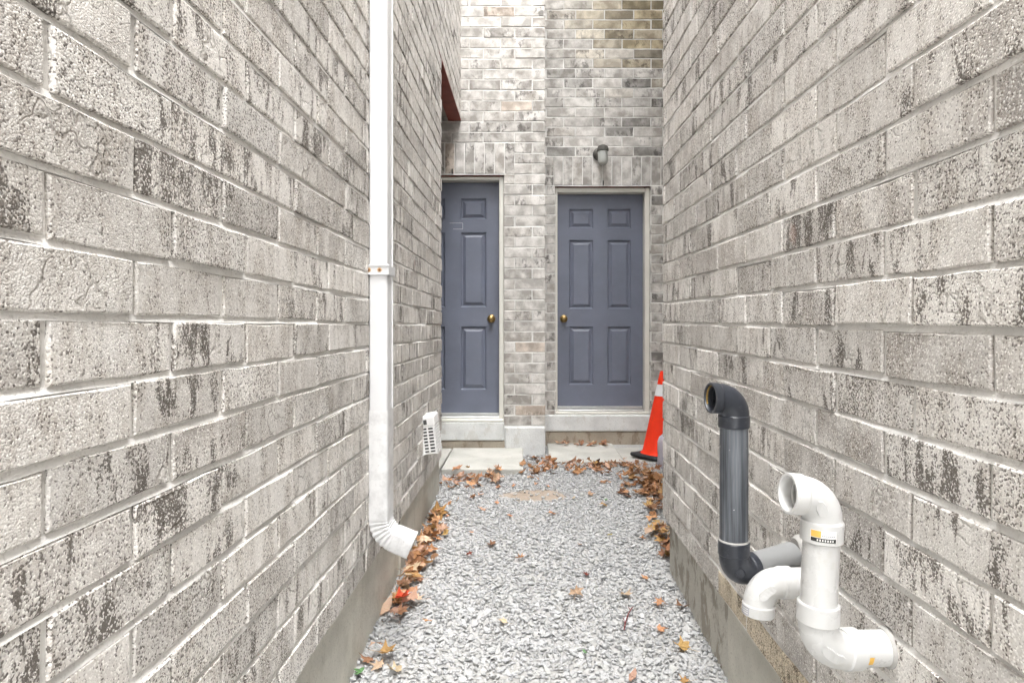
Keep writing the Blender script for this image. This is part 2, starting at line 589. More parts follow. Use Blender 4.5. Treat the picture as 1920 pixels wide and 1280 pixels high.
def bed_joints(mb, frame, u0, u1, z0, h, n0, n1, holes=(), out=.0012, inn=.0064, step=.055):
    """struck mortar beds: each slopes from deep under the brick above to nearly flush over the brick below"""
    for c in range(n0, n1 + 1):
        z = z0 + c * h
        n = max(2, int((u1 - u0) / step))
        pts = []
        for k in range(n + 1):
            u = u0 + (u1 - u0) * k / n
            pts.append(((u, out + abs(random.gauss(0, .0006)), z - .0062 + random.gauss(0, .0005)), (u, inn + random.gauss(0, .0006), z + .0062)))
        for k in range(n):
            um = (pts[k][0][0] + pts[k + 1][0][0]) / 2
            if any(a < um < b and zz0 < z < zz1 for a, b, zz0, zz1 in holes): continue
            mb.add([frame @ Vector(p) for p in (pts[k][0], pts[k + 1][0], pts[k + 1][1], pts[k][1])], [(0, 1, 2, 3)])
TOP = 5.7
ROOF = .12
# ------------------------------------------------------------------ ground
def axis(fine0, fine1, step, far):
    a = list(np.arange(fine0, fine1 + 1e-6, step))
    lo, hi, d = [], [], step
    x = fine0
    while x > -far:
        d *= 1.7; x -= d; lo.append(max(x, -far))
    d = step; x = fine1
    while x < far:
        d *= 1.7; x += d; hi.append(min(x, far))
    return lo[::-1] + a + hi
gx, gy = axis(-1.6, 1.7, .06, 80), axis(-.5, 6.2, .06, 80)
nx, ny = len(gx), len(gy)
g = MB()
g.add([(x, y, (ground_z(x, y) if abs(x) < 3 and -2 < y < 8 else ground_z(x, y)) - .0020) for y in gy for x in gx],
      [(j * nx + i, j * nx + i + 1, (j + 1) * nx + i + 1, (j + 1) * nx + i) for j in range(ny - 1) for i in range(nx - 1)])
ground = g.build('ground', M['soil'], None, 60)
tag(ground, 'gravel covered ground of the narrow alley between the brick walls', 'ground', kind='structure')

# ------------------------------------------------------------------ left house
DL, HL = .5598, .0872
ZL0 = .322
Y1L = 4.235
left = empty('brick_house', (0, 0, 0), 'weathered grey-beige brick house along the left side of the alley, carrying the white downspout', 'house')
left.rotation_euler = (-.0058, 0, -4 / FPX)
XL = -DL - .0055
LINT = ZL0 + 30 * HL
w = MB()
w.box(-3.2, XL, -2.0, Y1L - .012, ZL0, TOP)                       # wall along the alley
w.box(XL - .07, XL, Y1L - .012, 5.60, LINT, TOP)                  # wall carried by the lintel over the porch
frameL = Matrix(((0, -1, 0, -DL), (1, 0, 0, 0), (0, 0, 1, 0), (0, 0, 0, 1)))   # u -> +Y, normal +X
bed_joints(w, frameL, -2.0, Y1L - .01, ZL0, HL, 1, 30)
bed_joints(w, frameL, -2.0, 5.58, ZL0, HL, 31, int((TOP - ZL0) / HL) - 1)
left_wall = w.build('wall', M['mortar'], left)
frameL = Matrix(((0, -1, 0, -DL), (1, 0, 0, 0), (0, 0, 1, 0), (0, 0, 0, 1)))   # u -> +Y, normal +X
nTop = int((TOP - ZL0) / HL)
spec = courses(-2.0, Y1L, ZL0, HL, 0, 30, (.9117 + .133 * 0, .7436), .267, .0105)
spec += courses(-2.0, 5.58, ZL0, HL, 30, nTop, (.9117, .7436), .267, .0105)
lay_bricks(left_wall, frameL, spec, (M['brick'], M['brick_i']), 'a')
fnd = MB()
fnd.box(-3.2, -DL - .022, -2.0, 2.92, -.4, ZL0 - .004)
fnd.box(-3.2, -DL - .014, 2.924, Y1L - .02, -.4, ZL0 - .004)
fnd.box(-3.2, -1.16, Y1L - .016, 5.45, -.4, ZL0 - .004)
MB().box(-3.2, -1.13, Y1L - .010, 5.45, ZL0, TOP - .003).build('porch_shade_wall', M['porch'], left)  # unseen side wall, set close in and darkened to shade the recess
fnd.build('foundation', M['parge_l'], left)
MB().box(XL - .10, -DL + .002, Y1L - .16, 5.55, LINT - .012, LINT - .003).box(XL - .10, XL - .092, Y1L - .16, 5.55, LINT - .003, LINT + .09).build('steel_lintel', M['lintel'], left)
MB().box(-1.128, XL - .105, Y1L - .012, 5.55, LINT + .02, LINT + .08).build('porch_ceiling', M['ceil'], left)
MB().bevbox(-3.4, -DL - .02, -2.2, 5.8, TOP, TOP + ROOF, .02).build('roof', M['roof'], left)

# ------------------------------------------------------------------ right house
DR, HR = .6484, .0895
ZR0 = .270
Y1R = 2.995
right = empty('brick_house', (0, 0, 0), 'grey-beige brick house along the right side of the alley, with three vent pipes', 'house')
right.rotation_euler = (.0058, 0, 4 / FPX)
XR = DR + .0055
w = MB()
w.box(XR, 3.2, -2.0, Y1R - .012, ZR0, TOP)
w.box(1.75, 3.2, Y1R - .012, 6.3, ZR0, TOP)
frameR = Matrix(((0, 1, 0, DR), (-1, 0, 0, 0), (0, 0, 1, 0), (0, 0, 0, 1)))    # u -> -Y, normal -X
bed_joints(w, frameR, -Y1R + .01, 2.0, ZR0, HR, 1, int((TOP - ZR0) / HR) - 1)
right_wall = w.build('wall', M['mortar'], right)
frameR = Matrix(((0, 1, 0, DR), (-1, 0, 0, 0), (0, 0, 1, 0), (0, 0, 0, 1)))    # u -> -Y, normal -X
nTop = int((TOP - ZR0) / HR)
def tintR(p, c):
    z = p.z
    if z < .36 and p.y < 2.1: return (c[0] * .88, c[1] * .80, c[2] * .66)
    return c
spec = courses(-Y1R, 2.0, ZR0, HR, 0, nTop, (-1.0777, -1.164), .267, .0105)
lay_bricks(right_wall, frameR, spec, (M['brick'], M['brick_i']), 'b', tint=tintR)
frameR2 = Matrix(((-1, 0, 0, 0), (0, -1, 0, Y1R), (0, 0, 1, 0), (0, 0, 0, 1)))  # end of that wall, normal +Y
spec = courses(-1.75, -DR - .09, ZR0, HR, 0, nTop, (-.7, -.83), .267, .0105)
frameR3 = Matrix(((0, 1, 0, 1.741), (-1, 0, 0, 0), (0, 0, 1, 0), (0, 0, 0, 1)))
spec3 = courses(-6.2, -Y1R, ZR0, HR, 0, nTop, (-1.0777, -1.164), .267, .0105)
mass = MB()
for fr, sp in ((frameR2, spec), (frameR3, spec3)):
    for u0, u1, w0, w1 in sp:
        vs_, f = brick_geo(u1 - u0, w1 - w0)
        mass.add([fr @ (Vector(p) + Vector(((u0 + u1) / 2, random.gauss(0, .002), (w0 + w1) / 2))) for p in vs_], f)
tag(mass.build('brick_remainder', M['brick_i'], right_wall), kind='stuff')
MB().box(DR + .028, 3.2, 2.104, Y1R - .03, -.4, ZR0 - .004).build('foundation', M['parge_r'], right)
MB().box(DR + .020, 3.2, -2.0, 2.10, -.4, ZR0 - .004).box(1.77, 3.2, Y1R - .03, 6.3, -.4, ZR0 - .004).build('foundation', M['parge_clean'], right)
MB().bevbox(DR + .02, 3.4, -2.2, 6.5, TOP, TOP + ROOF, .02).build('roof', M['roof'], right)

# ------------------------------------------------------------------ house at the end
YA, YB = 5.47, 5.92
back = empty('brick_house', (0, YA, 0), 'paler smooth brick house closing the end of the alley, with two slate-blue doors', 'house')
back.matrix_world = Matrix.Translation((0, YA, 0))
def bput(mb, name, mat, parent=None, sd=None):
    o = mb.build(name, mat, None, sd)
    if parent is None:
        offset(o, back)
    else:
        o.parent = parent
        o.matrix_parent_inverse = parent.matrix_parent_inverse @ Matrix()
        o.matrix_parent_inverse = Matrix()
    return o
XC = .172                                     # corner where the nearer half ends
HB = .0888
ZA = 2.4435 - 24 * HB                          # course line on the nearer half
DA = dict(x0=-1.032, x1=-.222, z0=.384, z1=2.397, y=5.60)
DB = dict(x0=.305, x1=1.105, z0=.385, z1=2.385, y=6.05)
OA = (-1.078, -.176, .30, 2.440)
OB = (.276, 1.155, .30, 2.442)
def to_root(mb):
    mb.v = [(x, y - YA, z) for x, y, z in mb.v]
    return mb
w = MB()
w.box(-1.75, OA[0], YA + .005, YA + .35, .02, TOP)
w.box(OA[1], XC - .009, YA + .005, YB + .35, .02, TOP)
w.box(OA[0], OA[1], YA + .005, YA + .35, OA[3], TOP)
w.box(OA[0], OA[1], DA['y'] + .05, YA + .35, -.02, OA[3])
to_root(w)
bed_joints(w, Matrix(), -1.7, XC - .006, ZA, HB, 1, int((TOP - ZA) / HB) - 1, [(OA[0] - .01, OA[1] + .01, 0, OA[3]), (-1.19, -.0904, 2.45, 2.70)], .0015, .005)
wallA = w.build('wall', M['mortar_far'], back)
frameA = Matrix.Translation((0, 0, 0))
specA = courses(-1.7, XC, ZA, HB, 0, 24, (.068 - .005, -.085), .267, .010, [(OA[0], OA[1], 0, OA[3])])
specA += courses(-1.7, XC, ZA, HB, 24, 27, (.068 - .005, -.085), .267, .010, [(-1.19, -.0904, 2.4, 2.72)])
specA += courses(-1.7, XC, ZA, HB, 27, int((TOP - ZA) / HB), (.068 - .005, -.085), .267, .010)
for k in range(13):                            # soldier course over the nearer door
    x1 = -.0904 - k * .0846
    specA.append((x1 - .0846 + .008, x1, 2.4435 + .006, 2.4435 + 3 * HB - .005))
def tintA(p, c):
    if random.random() < .05: return (c[0] * 1.0, c[1] * .91, c[2] * .84)
    return c
lay_bricks(wallA, frameA, specA, (M['brick_far'], M['brick_far_i']), 'c', limit=150, tint=tintA, jd=.0012)

w = MB()
w.box(XC - .009, OB[0], YB + .005, YB + .35, .02, TOP)
w.box(OB[1], 2.4, YB + .005, YB + .35, .02, TOP)
w.box(OB[0], OB[1], YB + .005, YB + .35, OB[3], TOP)
w.box(OB[0], OB[1], DB['y'] + .05, YB + .35, -.02, OB[3])
to_root(w)
bed_joints(w, Matrix.Translation((0, YB - YA, 0)), XC + .006, 1.74, 2.442 - 24 * .0895, .0895, 1, int((TOP - .294) / .0895) - 1, [(OB[0] - .01, OB[1] + .01, 0, OB[3]), (.262, 1.345, 2.45, 2.70)], .0015, .005)
wallB = w.build('wall', M['mortar_far'], back)
frameB = Matrix.Translation((0, YB - YA, 0))
ZB, HB2 = 2.442 - 24 * .0895, .0895
specB = courses(XC + .004, 1.74, ZB, HB2, 0, 24, (.357, .465), .267, .010, [(OB[0], OB[1], 0, OB[3])])
specB += courses(XC + .004, 1.74, ZB, HB2, 24, 27, (.357, .465), .267, .010, [(.262, 1.345, 2.4, 2.72)])
specB += courses(XC + .004, 1.74, ZB, HB2, 27, int((TOP - ZB) / HB2), (.357, .465), .267, .010)
for k in range(12):
    x0 = .266 + k * .0897
    specB.append((x0, x0 + .0897 - .009, 2.442 + .006, 2.442 + 3 * HB2 - .005))
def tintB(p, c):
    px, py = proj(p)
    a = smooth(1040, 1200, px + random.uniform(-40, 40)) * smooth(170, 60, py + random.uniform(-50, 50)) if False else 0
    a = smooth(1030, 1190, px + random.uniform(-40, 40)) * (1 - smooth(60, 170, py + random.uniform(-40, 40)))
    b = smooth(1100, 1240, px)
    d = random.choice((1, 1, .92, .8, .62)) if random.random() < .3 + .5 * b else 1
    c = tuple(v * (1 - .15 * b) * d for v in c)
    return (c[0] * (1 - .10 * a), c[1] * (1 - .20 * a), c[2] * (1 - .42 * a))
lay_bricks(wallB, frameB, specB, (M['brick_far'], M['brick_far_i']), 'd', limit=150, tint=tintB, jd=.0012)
to_root(MB().box(-1.75, XC, YA + .02, YA + .6, TOP, TOP + ROOF).box(XC, 2.4, YB + .02, YB + .6, TOP, TOP + ROOF - .003)).build('roof', M['roof'], back)

def door(d, knob_side):
    x0, x1, z0, z1, y = d['x0'], d['x1'], d['z0'], d['z1'], d['y'] - YA
    W, H = x1 - x0, z1 - z0
    xs = [0, .1375, .419, .5875, .8625, 1]
    zs = [0, .11, .3825, .465, .7875, .8425, .9325, 1]
    X = [x0 + W * a for a in xs]; Z = [z0 + H * a for a in zs]
    leaf = MB()
    for i in range(5):
        for j in range(7):
            if i in (1, 3) and j in (1, 3, 5): continue
            leaf.add([(X[i], y, Z[j]), (X[i + 1], y, Z[j]), (X[i + 1], y, Z[j + 1]), (X[i], y, Z[j + 1])], [(0, 1, 2, 3)])
    leaf.add([(x0, y, z0), (x1, y, z0), (x1, y, z1), (x0, y, z1), (x0, y + .044, z0), (x1, y + .044, z0), (x1, y + .044, z1), (x0, y + .044, z1)],
             [(0, 4, 5, 1), (1, 5, 6, 2), (2, 6, 7, 3), (3, 7, 4, 0), (5, 4, 7, 6)])
    lf = leaf.build('door', M['door'], back)
    for i in (1, 3):
        for j in (1, 3, 5):
            p = MB()
            rings = [(0, 0), (.005, .008), (.011, .016), (.019, .017), (.042, .003), (.044, .0022)]
            vv = []
            for ins, dep in rings:
                vv += [(X[i] + ins, y + dep, Z[j] + ins), (X[i + 1] - ins, y + dep, Z[j] + ins), (X[i + 1] - ins, y + dep, Z[j + 1] - ins), (X[i] + ins, y + dep, Z[j + 1] - ins)]
            ff = []
            for r in range(len(rings) - 1):
                for k in range(4):
                    k2 = (k + 1) % 4
                    ff.append((r * 4 + k, r * 4 + k2, (r + 1) * 4 + k2, (r + 1) * 4 + k))
            e = (len(rings) - 1) * 4
            ff.append((e, e + 1, e + 2, e + 3))
            p.add(vv, ff).build('panel', M['door'], lf)
    kx = x0 + .06 if knob_side < 0 else x1 - .068
    kz = CH + (PY - 597.5) * d['y'] / FPX
    prof = [(0, .031), (.004, .031), (.007, .026), (.009, .013), (.026, .011), (.030, .016), (.036, .024), (.046, .0275), (.056, .025), (.062, .017), (.065, .004)]
    MB().sweep([((kx, y - a * 1.1, kz), r * 1.15) for a, r in prof], 20).build('knob', M['knob'], lf, 40)
    MB().box(x0 + .004, x1 - .004, y - .014, y - .0005, z0 + .003, z0 + .021).build('sweep_strip', M['alu'], lf)
    return lf
dA = door(DA, 1)
dB = door(DB, -1)
yA = DA['y'] - YA
p0, p1 = at(843, 418, DA['y']), at(868, 430, DA['y'])
MB().box(p0.x, p1.x, yA - .0012, yA - .0004, p0.z - .003, p0.z).box(p1.x - .003, p1.x, yA - .0012, yA - .0004, p1.z + .003, p0.z - .003).box(p0.x + .03, p1.x, yA - .0012, yA - .0004, p1.z, p1.z + .003).build('scuff', M['chalk'], dA)

def frame_of(d, o, y0, name):
    y0 -= YA; y1 = d['y'] - YA + .045
    f = MB()
    f.bevbox(o[0] + .003, d['x0'] - .003, y0, y1, o[2] + .05, o[3] - .012, .004)
    f.bevbox(d['x1'] + .003, o[1] - .003, y0, y1, o[2] + .05, o[3] - .012, .004)
    f.bevbox(d['x0'] - .003, d['x1'] + .003, y0 + .002, y1, d['z1'] + .003, o[3] - .012, .004)
    fr = f.build('door_frame', M['frame'], back)
    MB().box(o[0] + .003, o[1] - .003, y0 - .004, y1, o[3] - .010, o[3] - .003).build('lintel_edge', M['lintel'], back)
    return fr
frame_of(DA, OA, 5.500, 'a')
frame_of(DB, OB, 5.955, 'b')
# sills, thresholds and raw bases under the doors
to_root(MB().bevbox(DA['x0'] - .002, DA['x1'] + .002, 5.515, 5.645, .368, .382, .003)).build('threshold', M['alu'], back)
to_root(MB().bevbox(OA[0] + .003, OA[1] - .003, 5.455, 5.645, .348, .3665, .005)).build('sill_board', M['frame'], back)
to_root(MB().bevbox(-1.20, OA[1] + .002, 5.452, 5.6, .190, .346, .008)).build('concrete_sill', M['sill_paint'], back)
to_root(MB().bevbox(-1.30, OA[1] + .05, 5.462, 5.6, -.02, .188, .01)).build('foundation', M['sill_raw'], back)
to_root(MB().bevbox(OA[1] + .005, XC + .002, 5.452, 5.76, -.02, ZA - .004, .012)).build('concrete_pier', M['sill_paint'], back)
to_root(MB().bevbox(DB['x0'] - .002, DB['x1'] + .002, 5.965, 6.095, .366, .381, .003)).build('threshold', M['alu'], back)
to_root(MB().bevbox(OB[0] + .003, OB[1] - .003, 5.93, 6.095, .344, .3645, .005)).build('sill_board', M['frame'], back)
to_root(MB().bevbox(XC + .006, 1.24, 5.893, 6.05, .194, .342, .008)).build('concrete_sill', M['sill_paint'], back)
to_root(MB().bevbox(XC + .006, 1.72, 5.905, 6.05, -.02, .192, .01)).build('foundation', M['sill_raw'], back)
for px, yy, zz in ((848, YA, 2.4435), (1131, YB, 2.442)):
    x = (px - PX) * yy / FPX
    to_root(MB().box(x - .0045, x + .0045, yy - .002, yy + .01, zz + .002, zz + .045)).build('weep_vent', M['black'], back)

# ------------------------------------------------------------------ paving slabs
def slab(x0, x1, y0, y1, z, th, label, rz=0.0, tilt=0.0):
    o = MB().bevbox(-(x1 - x0) / 2, (x1 - x0) / 2, -(y1 - y0) / 2, (y1 - y0) / 2, -th, 0, .006).build('paving_slab', M['slab'])
    o.location = ((x0 + x1) / 2, (y0 + y1) / 2, z)
    o.rotation_euler = (tilt, 0, rz)
    return tag(o, label, 'paving slab', 'concrete slabs in front of the two doors')
slab(-.605, -.012, 4.65, 5.445, .131, .05, 'pale concrete slab lying in front of the nearer left door', .004)
slab(-1.12, -.617, 4.66, 5.445, .128, .05, 'concrete slab mostly hidden behind the end of the left brick wall', -.006)
slab(.20, .79, 5.10, 5.885, .088, .05, 'leaf-strewn concrete slab in front of the farther right door', -.012)
slab(.80, 1.40, 5.14, 5.885, .070, .05, 'concrete slab under the orange traffic cone', .02)

# ------------------------------------------------------------------ gravel
def stone_shape(rg):
    import bmesh
    while True:
        bm = bmesh.new()
        pts = rg.normal(size=(9, 3))
        pts /= np.linalg.norm(pts, axis=1)[:, None]
        pts *= rg.uniform(.78, 1.05, (9, 1))
        pts *= np.array([1.0, rg.uniform(.62, .9), rg.uniform(.38, .60)])
        for p in pts: bm.verts.new(p)
        bmesh.ops.convex_hull(bm, input=bm.verts)
        loose = [v for v in bm.verts if not v.link_faces]
        for v in loose: bm.verts.remove(v)
        bm.verts.index_update()
        V = np.array([v.co[:] for v in bm.verts]); F = np.array([[v.index for v in f.verts] for f in bm.faces])
        bm.free()
        if len(V) >= 7: return V, F
shapes = [stone_shape(rng) for _ in range(18)]
stones = []
SP = .0165
def open_ground(x, y):
    if y < 2.9: return -DL - .03 < x < DR + .03
    if y < 4.22: return -DL - .03 < x < 1.74
    if -1.25 < x < -.018 and y > 4.66: return False
    if y > 5.45 and x < XC: return False
    if .205 < x < 1.40 and y > 5.13: return False
    return -1.6 < x < 1.74
yy = 1.15
while yy < 5.88:
    x = -1.6
    while x < 1.74:
        X, Y = x + rng.uniform(-.011, .011), yy + rng.uniform(-.011, .011)
        x += SP
        if not open_ground(X, Y): continue
        e = ((X - .06) / .20) ** 2 + ((Y - 4.12) / .12) ** 2 + .5 * mnoise.noise(Vector((X * 9, Y * 9, 0)))
        if e < 1 and rng.random() < .85: continue
        r = .0122 * math.exp(rng.normal(0, .32))
        r = min(.024, max(.0065, r))
        stones.append((X, Y, ground_z(X, Y) + rng.uniform(-.003, .006), r))
    yy += SP * .93
# 300 that show largest become single stones
def stone_px(s):
    px, py = proj((s[0], s[1], s[2]))
    return s[3] / s[1] if (0 < px < 1920 and 0 < py < 1275) else 0
order = sorted(range(len(stones)), key=lambda i: -stone_px(stones[i]))
single = set(order[:300])
shape_me = []
for V, F in shapes:
    shape_me.append(MB().add([tuple(p) for p in V], [tuple(f) for f in F]).mesh('stone', M['stone']))
Vs, Fs, base = [], [], 0
for i, (X, Y, Z, r) in enumerate(stones):
    k = int(rng.integers(len(shapes)))
    eul = (rng.normal(0, .18), rng.normal(0, .18), rng.uniform(0, 6.283))
    if i in single:
        o = bpy.data.objects.new('stone', shape_me[k])
        COL.objects.link(o)
        o.parent = ground
        o.location = (X, Y, Z + .002); o.rotation_euler = eul; o.scale = (r, r, r)
        continue
    cx, sx, cyy, sy, cz, sz = math.cos(eul[0]), math.sin(eul[0]), math.cos(eul[1]), math.sin(eul[1]), math.cos(eul[2]), math.sin(eul[2])
    R = np.array([[cz * cyy, cz * sy * sx - sz * cx, cz * sy * cx + sz * sx], [sz * cyy, sz * sy * sx + cz * cx, sz * sy * cx - cz * sx], [-sy, cyy * sx, cyy * cx]])
    V, F = shapes[k]
    Vs.append(V @ R.T * r + np.array([X, Y, Z]))
    Fs.append(F + base)
    base += len(V)
Vs = np.concatenate(Vs); Fs = np.concatenate(Fs)
me = bpy.data.meshes.new('gravel')
me.vertices.add(len(Vs)); me.vertices.foreach_set('co', Vs.astype(np.float32).ravel())
me.loops.add(len(Fs) * 3); me.loops.foreach_set('vertex_index', Fs.astype(np.int32).ravel())
me.polygons.add(len(Fs)); me.polygons.foreach_set('loop_start', np.arange(0, len(Fs) * 3, 3, dtype=np.int32))
me.update(calc_edges=True)
me.materials.append(M['stone_i'])
o = bpy.data.objects.new('gravel', me)
COL.objects.link(o); o.parent = ground
tag(o, kind='stuff')

# ------------------------------------------------------------------ downspout
YD0, YD1 = 2.285, 2.385                        # wide side along the wall
XD0, XD1 = -.552, -.487
ds = empty('downspout', ((XD0 + XD1) / 2, 2.335, .30), 'white rectangular metal downspout strapped to the left brick wall, kicking out at its foot', 'downspout')
def rect_ring(c, ax, ay, hx, hy, rr=.008, push=0.0):
    """rounded rectangle, ax: outward axis, ay: along wall"""
    pts = []
    for sx, sy, a0 in ((1, 1, 0), (-1, 1, 90), (-1, -1, 180), (1, -1, 270)):
        for a in (0, 30, 60, 90):
            t = math.radians(a0 + a)
            pts.append(Vector(c) + ax * (sx * (hx - rr) + rr * math.cos(t)) + ay * (sy * (hy - rr) + rr * math.sin(t)))
    return pts
def skin(mb, rings, cap=False, flip=False):
    n = len(rings[0])
    vv = [p for r in rings for p in r]
    ff = []
    for i in range(len(rings) - 1):
        for k in range(n):
            k2 = (k + 1) % n
            q = (i * n + k, i * n + k2, (i + 1) * n + k2, (i + 1) * n + k)
            ff.append(q[::-1] if flip else q)
    mb.add(vv, ff)
    return mb
hx, hy = (XD1 - XD0) / 2, (YD1 - YD0) / 2
cx0, cy0 = (XD0 + XD1) / 2, 2.335
EX, EY = Vector((1, 0, 0)), Vector((0, 1, 0))
z_el, z_mid = .478, .86
pipe = MB()
zs = [z_mid] + list(np.linspace(z_mid + .01, TOP + .1, 14))
skin(pipe, [rect_ring((cx0, cy0, z), EX, EY, hx, hy) for z in zs])
# folded seam down the alley-facing far corner
pipe.box(XD1 - .001, XD1 + .004, YD1 - .022, YD1 - .016, z_mid + .01, TOP + .05)
offset(pipe.build('pipe', M['gutter'], None, 40), ds)
low = MB()
rings = []
for k, z in enumerate(np.linspace(z_mid + .012, z_el, 9)):
    rings.append(rect_ring((cx0, cy0, z), EX, EY, hx + .0025, hy + .0025))
offset(skin(low, rings).build('lower_pipe', M['gutter_worn'], None, 40), ds)
el = MB()
rings = []
rad, ang = .085, math.radians(67)
cc = Vector((cx0 + rad, cy0, z_el + .004))
N = 36
for k in range(N + 1):
    a = ang * k / N
    c = cc + Vector((-math.cos(a) * rad, 0, -math.sin(a) * rad))
    ax = Vector((math.cos(a), 0, math.sin(a)))
    crimp = .0030 * (math.sin(k / N * math.pi * 2 * 6.5) * .5 + .5) * smooth(0, 3, k) * smooth(N, N - 6, k) if False else .0032 * (math.sin(k / N * math.pi * 13) * .5 + .5) * min(1, k / 3) * min(1, (N - k) / 5)
    rings.append(rect_ring(c + ax * (-crimp * .3), ax, EY, hx + .003 - crimp, hy + .003 - crimp * .8))
dirv = Vector((math.sin(ang), 0, -math.cos(ang)))
axe = Vector((math.cos(ang), 0, math.sin(ang)))
cend = cc + Vector((-math.cos(ang) * rad, 0, -math.sin(ang) * rad))
for s_ in (.01, .03, .05, .066):
    rings.append(rect_ring(cend + dirv * s_, axe, EY, hx + .003 + (.002 if s_ > .06 else 0), hy + .003))
for s_ in (.066, .04, -.01):
    rings.append(rect_ring(cend + dirv * s_, axe, EY, hx + .0005, hy + .0005))
skin(el, rings)
offset(el.build('elbow', M['gutter_worn'], None, 35), ds)
zst = CH - (506 - PY) * 2.285 / FPX
st = MB()
st.bevbox(XD0 - .012, XD1 + .006, YD0 - .005, YD0 - .001, zst - .017, zst + .017, .001)
st.bevbox(XD1 + .001, XD1 + .006, YD0 - .001, YD1 + .006, zst - .017, zst + .017, .001)
st.bevbox(XD0 - .012, XD1 + .008, YD0 - .009, YD0 - .005, zst + .013, zst + .018, .001)
st.bevbox(XD0 - .012, XD1 + .008, YD0 - .009, YD0 - .005, zst - .018, zst - .013, .001)
st.bevbox(XD0 - .010, XD0 - .0075, YD0 - .055, YD0 - .005, zst - .020, zst + .022, .001)
strap = offset(st.build('strap', M['gutter']), ds)
for dx in (-.044, -.006):
    sc_ = MB().sweep([((cx0 + dx + .012, YD0 - .0052, zst), .0085), ((cx0 + dx + .012, YD0 - .0060, zst), .008)], 12).build('rust_stain', M['rust_stain'], strap)
    sc_.matrix_parent_inverse = Matrix.Translation(-ds.location) @ Matrix()
    sc_.matrix_parent_inverse = Matrix()
    MB().sweep([((cx0 + dx + .012, YD0 - .006, zst), .0045), ((cx0 + dx + .012, YD0 - .009, zst), .0035)], 10).build('screw', M['rust'], strap)

# ------------------------------------------------------------------ caged vent cover on the left wall
vr = empty('vent_cover', (-.555, 3.56, .47), 'white slotted plastic vent cage on the left wall, low beside the nearer door', 'vent')
vr.rotation_euler = (0, math.radians(-7), 0)
vy0, vy1, vh, vd = -.085, .085, .205, .090
b = MB().bevbox(0.0, .012, vy0 - .008, vy1 + .008, -.004, vh + .004, .003)
b.build('flange', M['vent'], vr)
MB().bevbox(-.03, .004, vy0 - .02, vy1 + .02, -.03, vh - .01, .006).build('lint_mat', M['lint'], vr)
MB().box(.012, vd - .02, vy0 + .012, vy1 - .012, .01, vh - .012).build('inner_duct', M['vent_dark'], vr)
MB().bevbox(.012, vd, vy0, vy1, vh - .055, vh, .006).build('top_cap', M['vent'], vr)
MB().bevbox(.03, .048, vy0 - .0015, vy0 + .001, vh - .044, vh - .018, .0008).build('cap_slot', M['vent_dark'], vr)
for xx in (.016, .046, vd - .010):
    for y0 in (vy0, vy1 - .006):
        MB().bevbox(xx - .004, xx + .005, y0, y0 + .006, 0, vh - .055, .001).build('upright', M['vent'], vr)
for k in range(9):
    z = .002 + k * .0175
    g_ = MB()
    g_.box(.014, vd - .004, vy0 + .0004, vy0 + .0056, z, z + .007)
    g_.box(.014, vd - .004, vy1 - .0056, vy1 - .0004, z, z + .007)
    g_.box(vd - .010, vd - .001, vy0 + .0004, vy1 - .0004, z - .004, z + .006)
    g_.build('louvre', M['vent'], vr)

# ------------------------------------------------------------------ vent pipes on the right wall
def arc(p0, d0, d1, R, n=10):
    """bend from direction d0 to d1 starting at p0; returns the points and the end"""
    d0 = Vector(d0).normalized(); d1 = Vector(d1).normalized()
    th = d0.angle(d1)
    nrm = (d1 - d0 * d1.dot(d0)).normalized()
    c = Vector(p0) + nrm * R
    return [c - nrm * R * math.cos(th * k / n) + d0 * R * math.sin(th * k / n) for k in range(n + 1)]
def elbow(p_in, d_in, d_out, rp, rh, R, hub_in, hub_out, bore=True):
    """hub, bend, hub; the out end is open when bore"""
    d_in = Vector(d_in).normalized(); d_out = Vector(d_out).normalized()
    rb = rp * 1.06
    pts = [(Vector(p_in), rp * .95), (Vector(p_in), rh - .0012), (Vector(p_in) + d_in * .0015, rh)]
    q = Vector(p_in) + d_in * hub_in
    pts += [(q - d_in * .002, rh), (q, rh - .0015), (q + d_in * .0012, rb)]
    a = arc(q + d_in * .0012, d_in, d_out, R)
    pts += [(p, rb) for p in a[1:]]
    e = a[-1]
    pts += [(e + d_out * .001, rh - .0015), (e + d_out * .003, rh), (e + d_out * (hub_out - .0015), rh), (e + d_out * hub_out, rh - .0012)]
    end = e + d_out * hub_out
    if bore:
        ri = rh - .0058
        pts += [(end, ri + .0006), (end - d_out * .001, ri), (end - d_out * (hub_out - .004), ri - .001), (end - d_out * (hub_out - .003), ri - .004)]
        b2 = list(reversed(a))
        pts += [(p, ri - .0045) for p in b2[:7]]
    return pts, end, a
def patch(c, axis_, r, a0, a1, h0, h1, ref, n=8):
    """curved sticker on a cylinder"""
    axis_ = Vector(axis_).normalized(); u = (Vector(ref) - axis_ * Vector(ref).dot(axis_)).normalized(); w_ = axis_.cross(u)
    vv, ff = [], []
    for k in range(n + 1):
        t = math.radians(a0 + (a1 - a0) * k / n)
        d = (u * math.cos(t) + w_ * math.sin(t)) * r
        vv += [Vector(c) + axis_ * h0 + d, Vector(c) + axis_ * h1 + d]
    for k in range(n): ff.append((2 * k, 2 * k + 2, 2 * k + 3, 2 * k + 1))
    return vv, ff

def wall_y(x_wall=DR): return x_wall
RP, RH = .0302, .0352
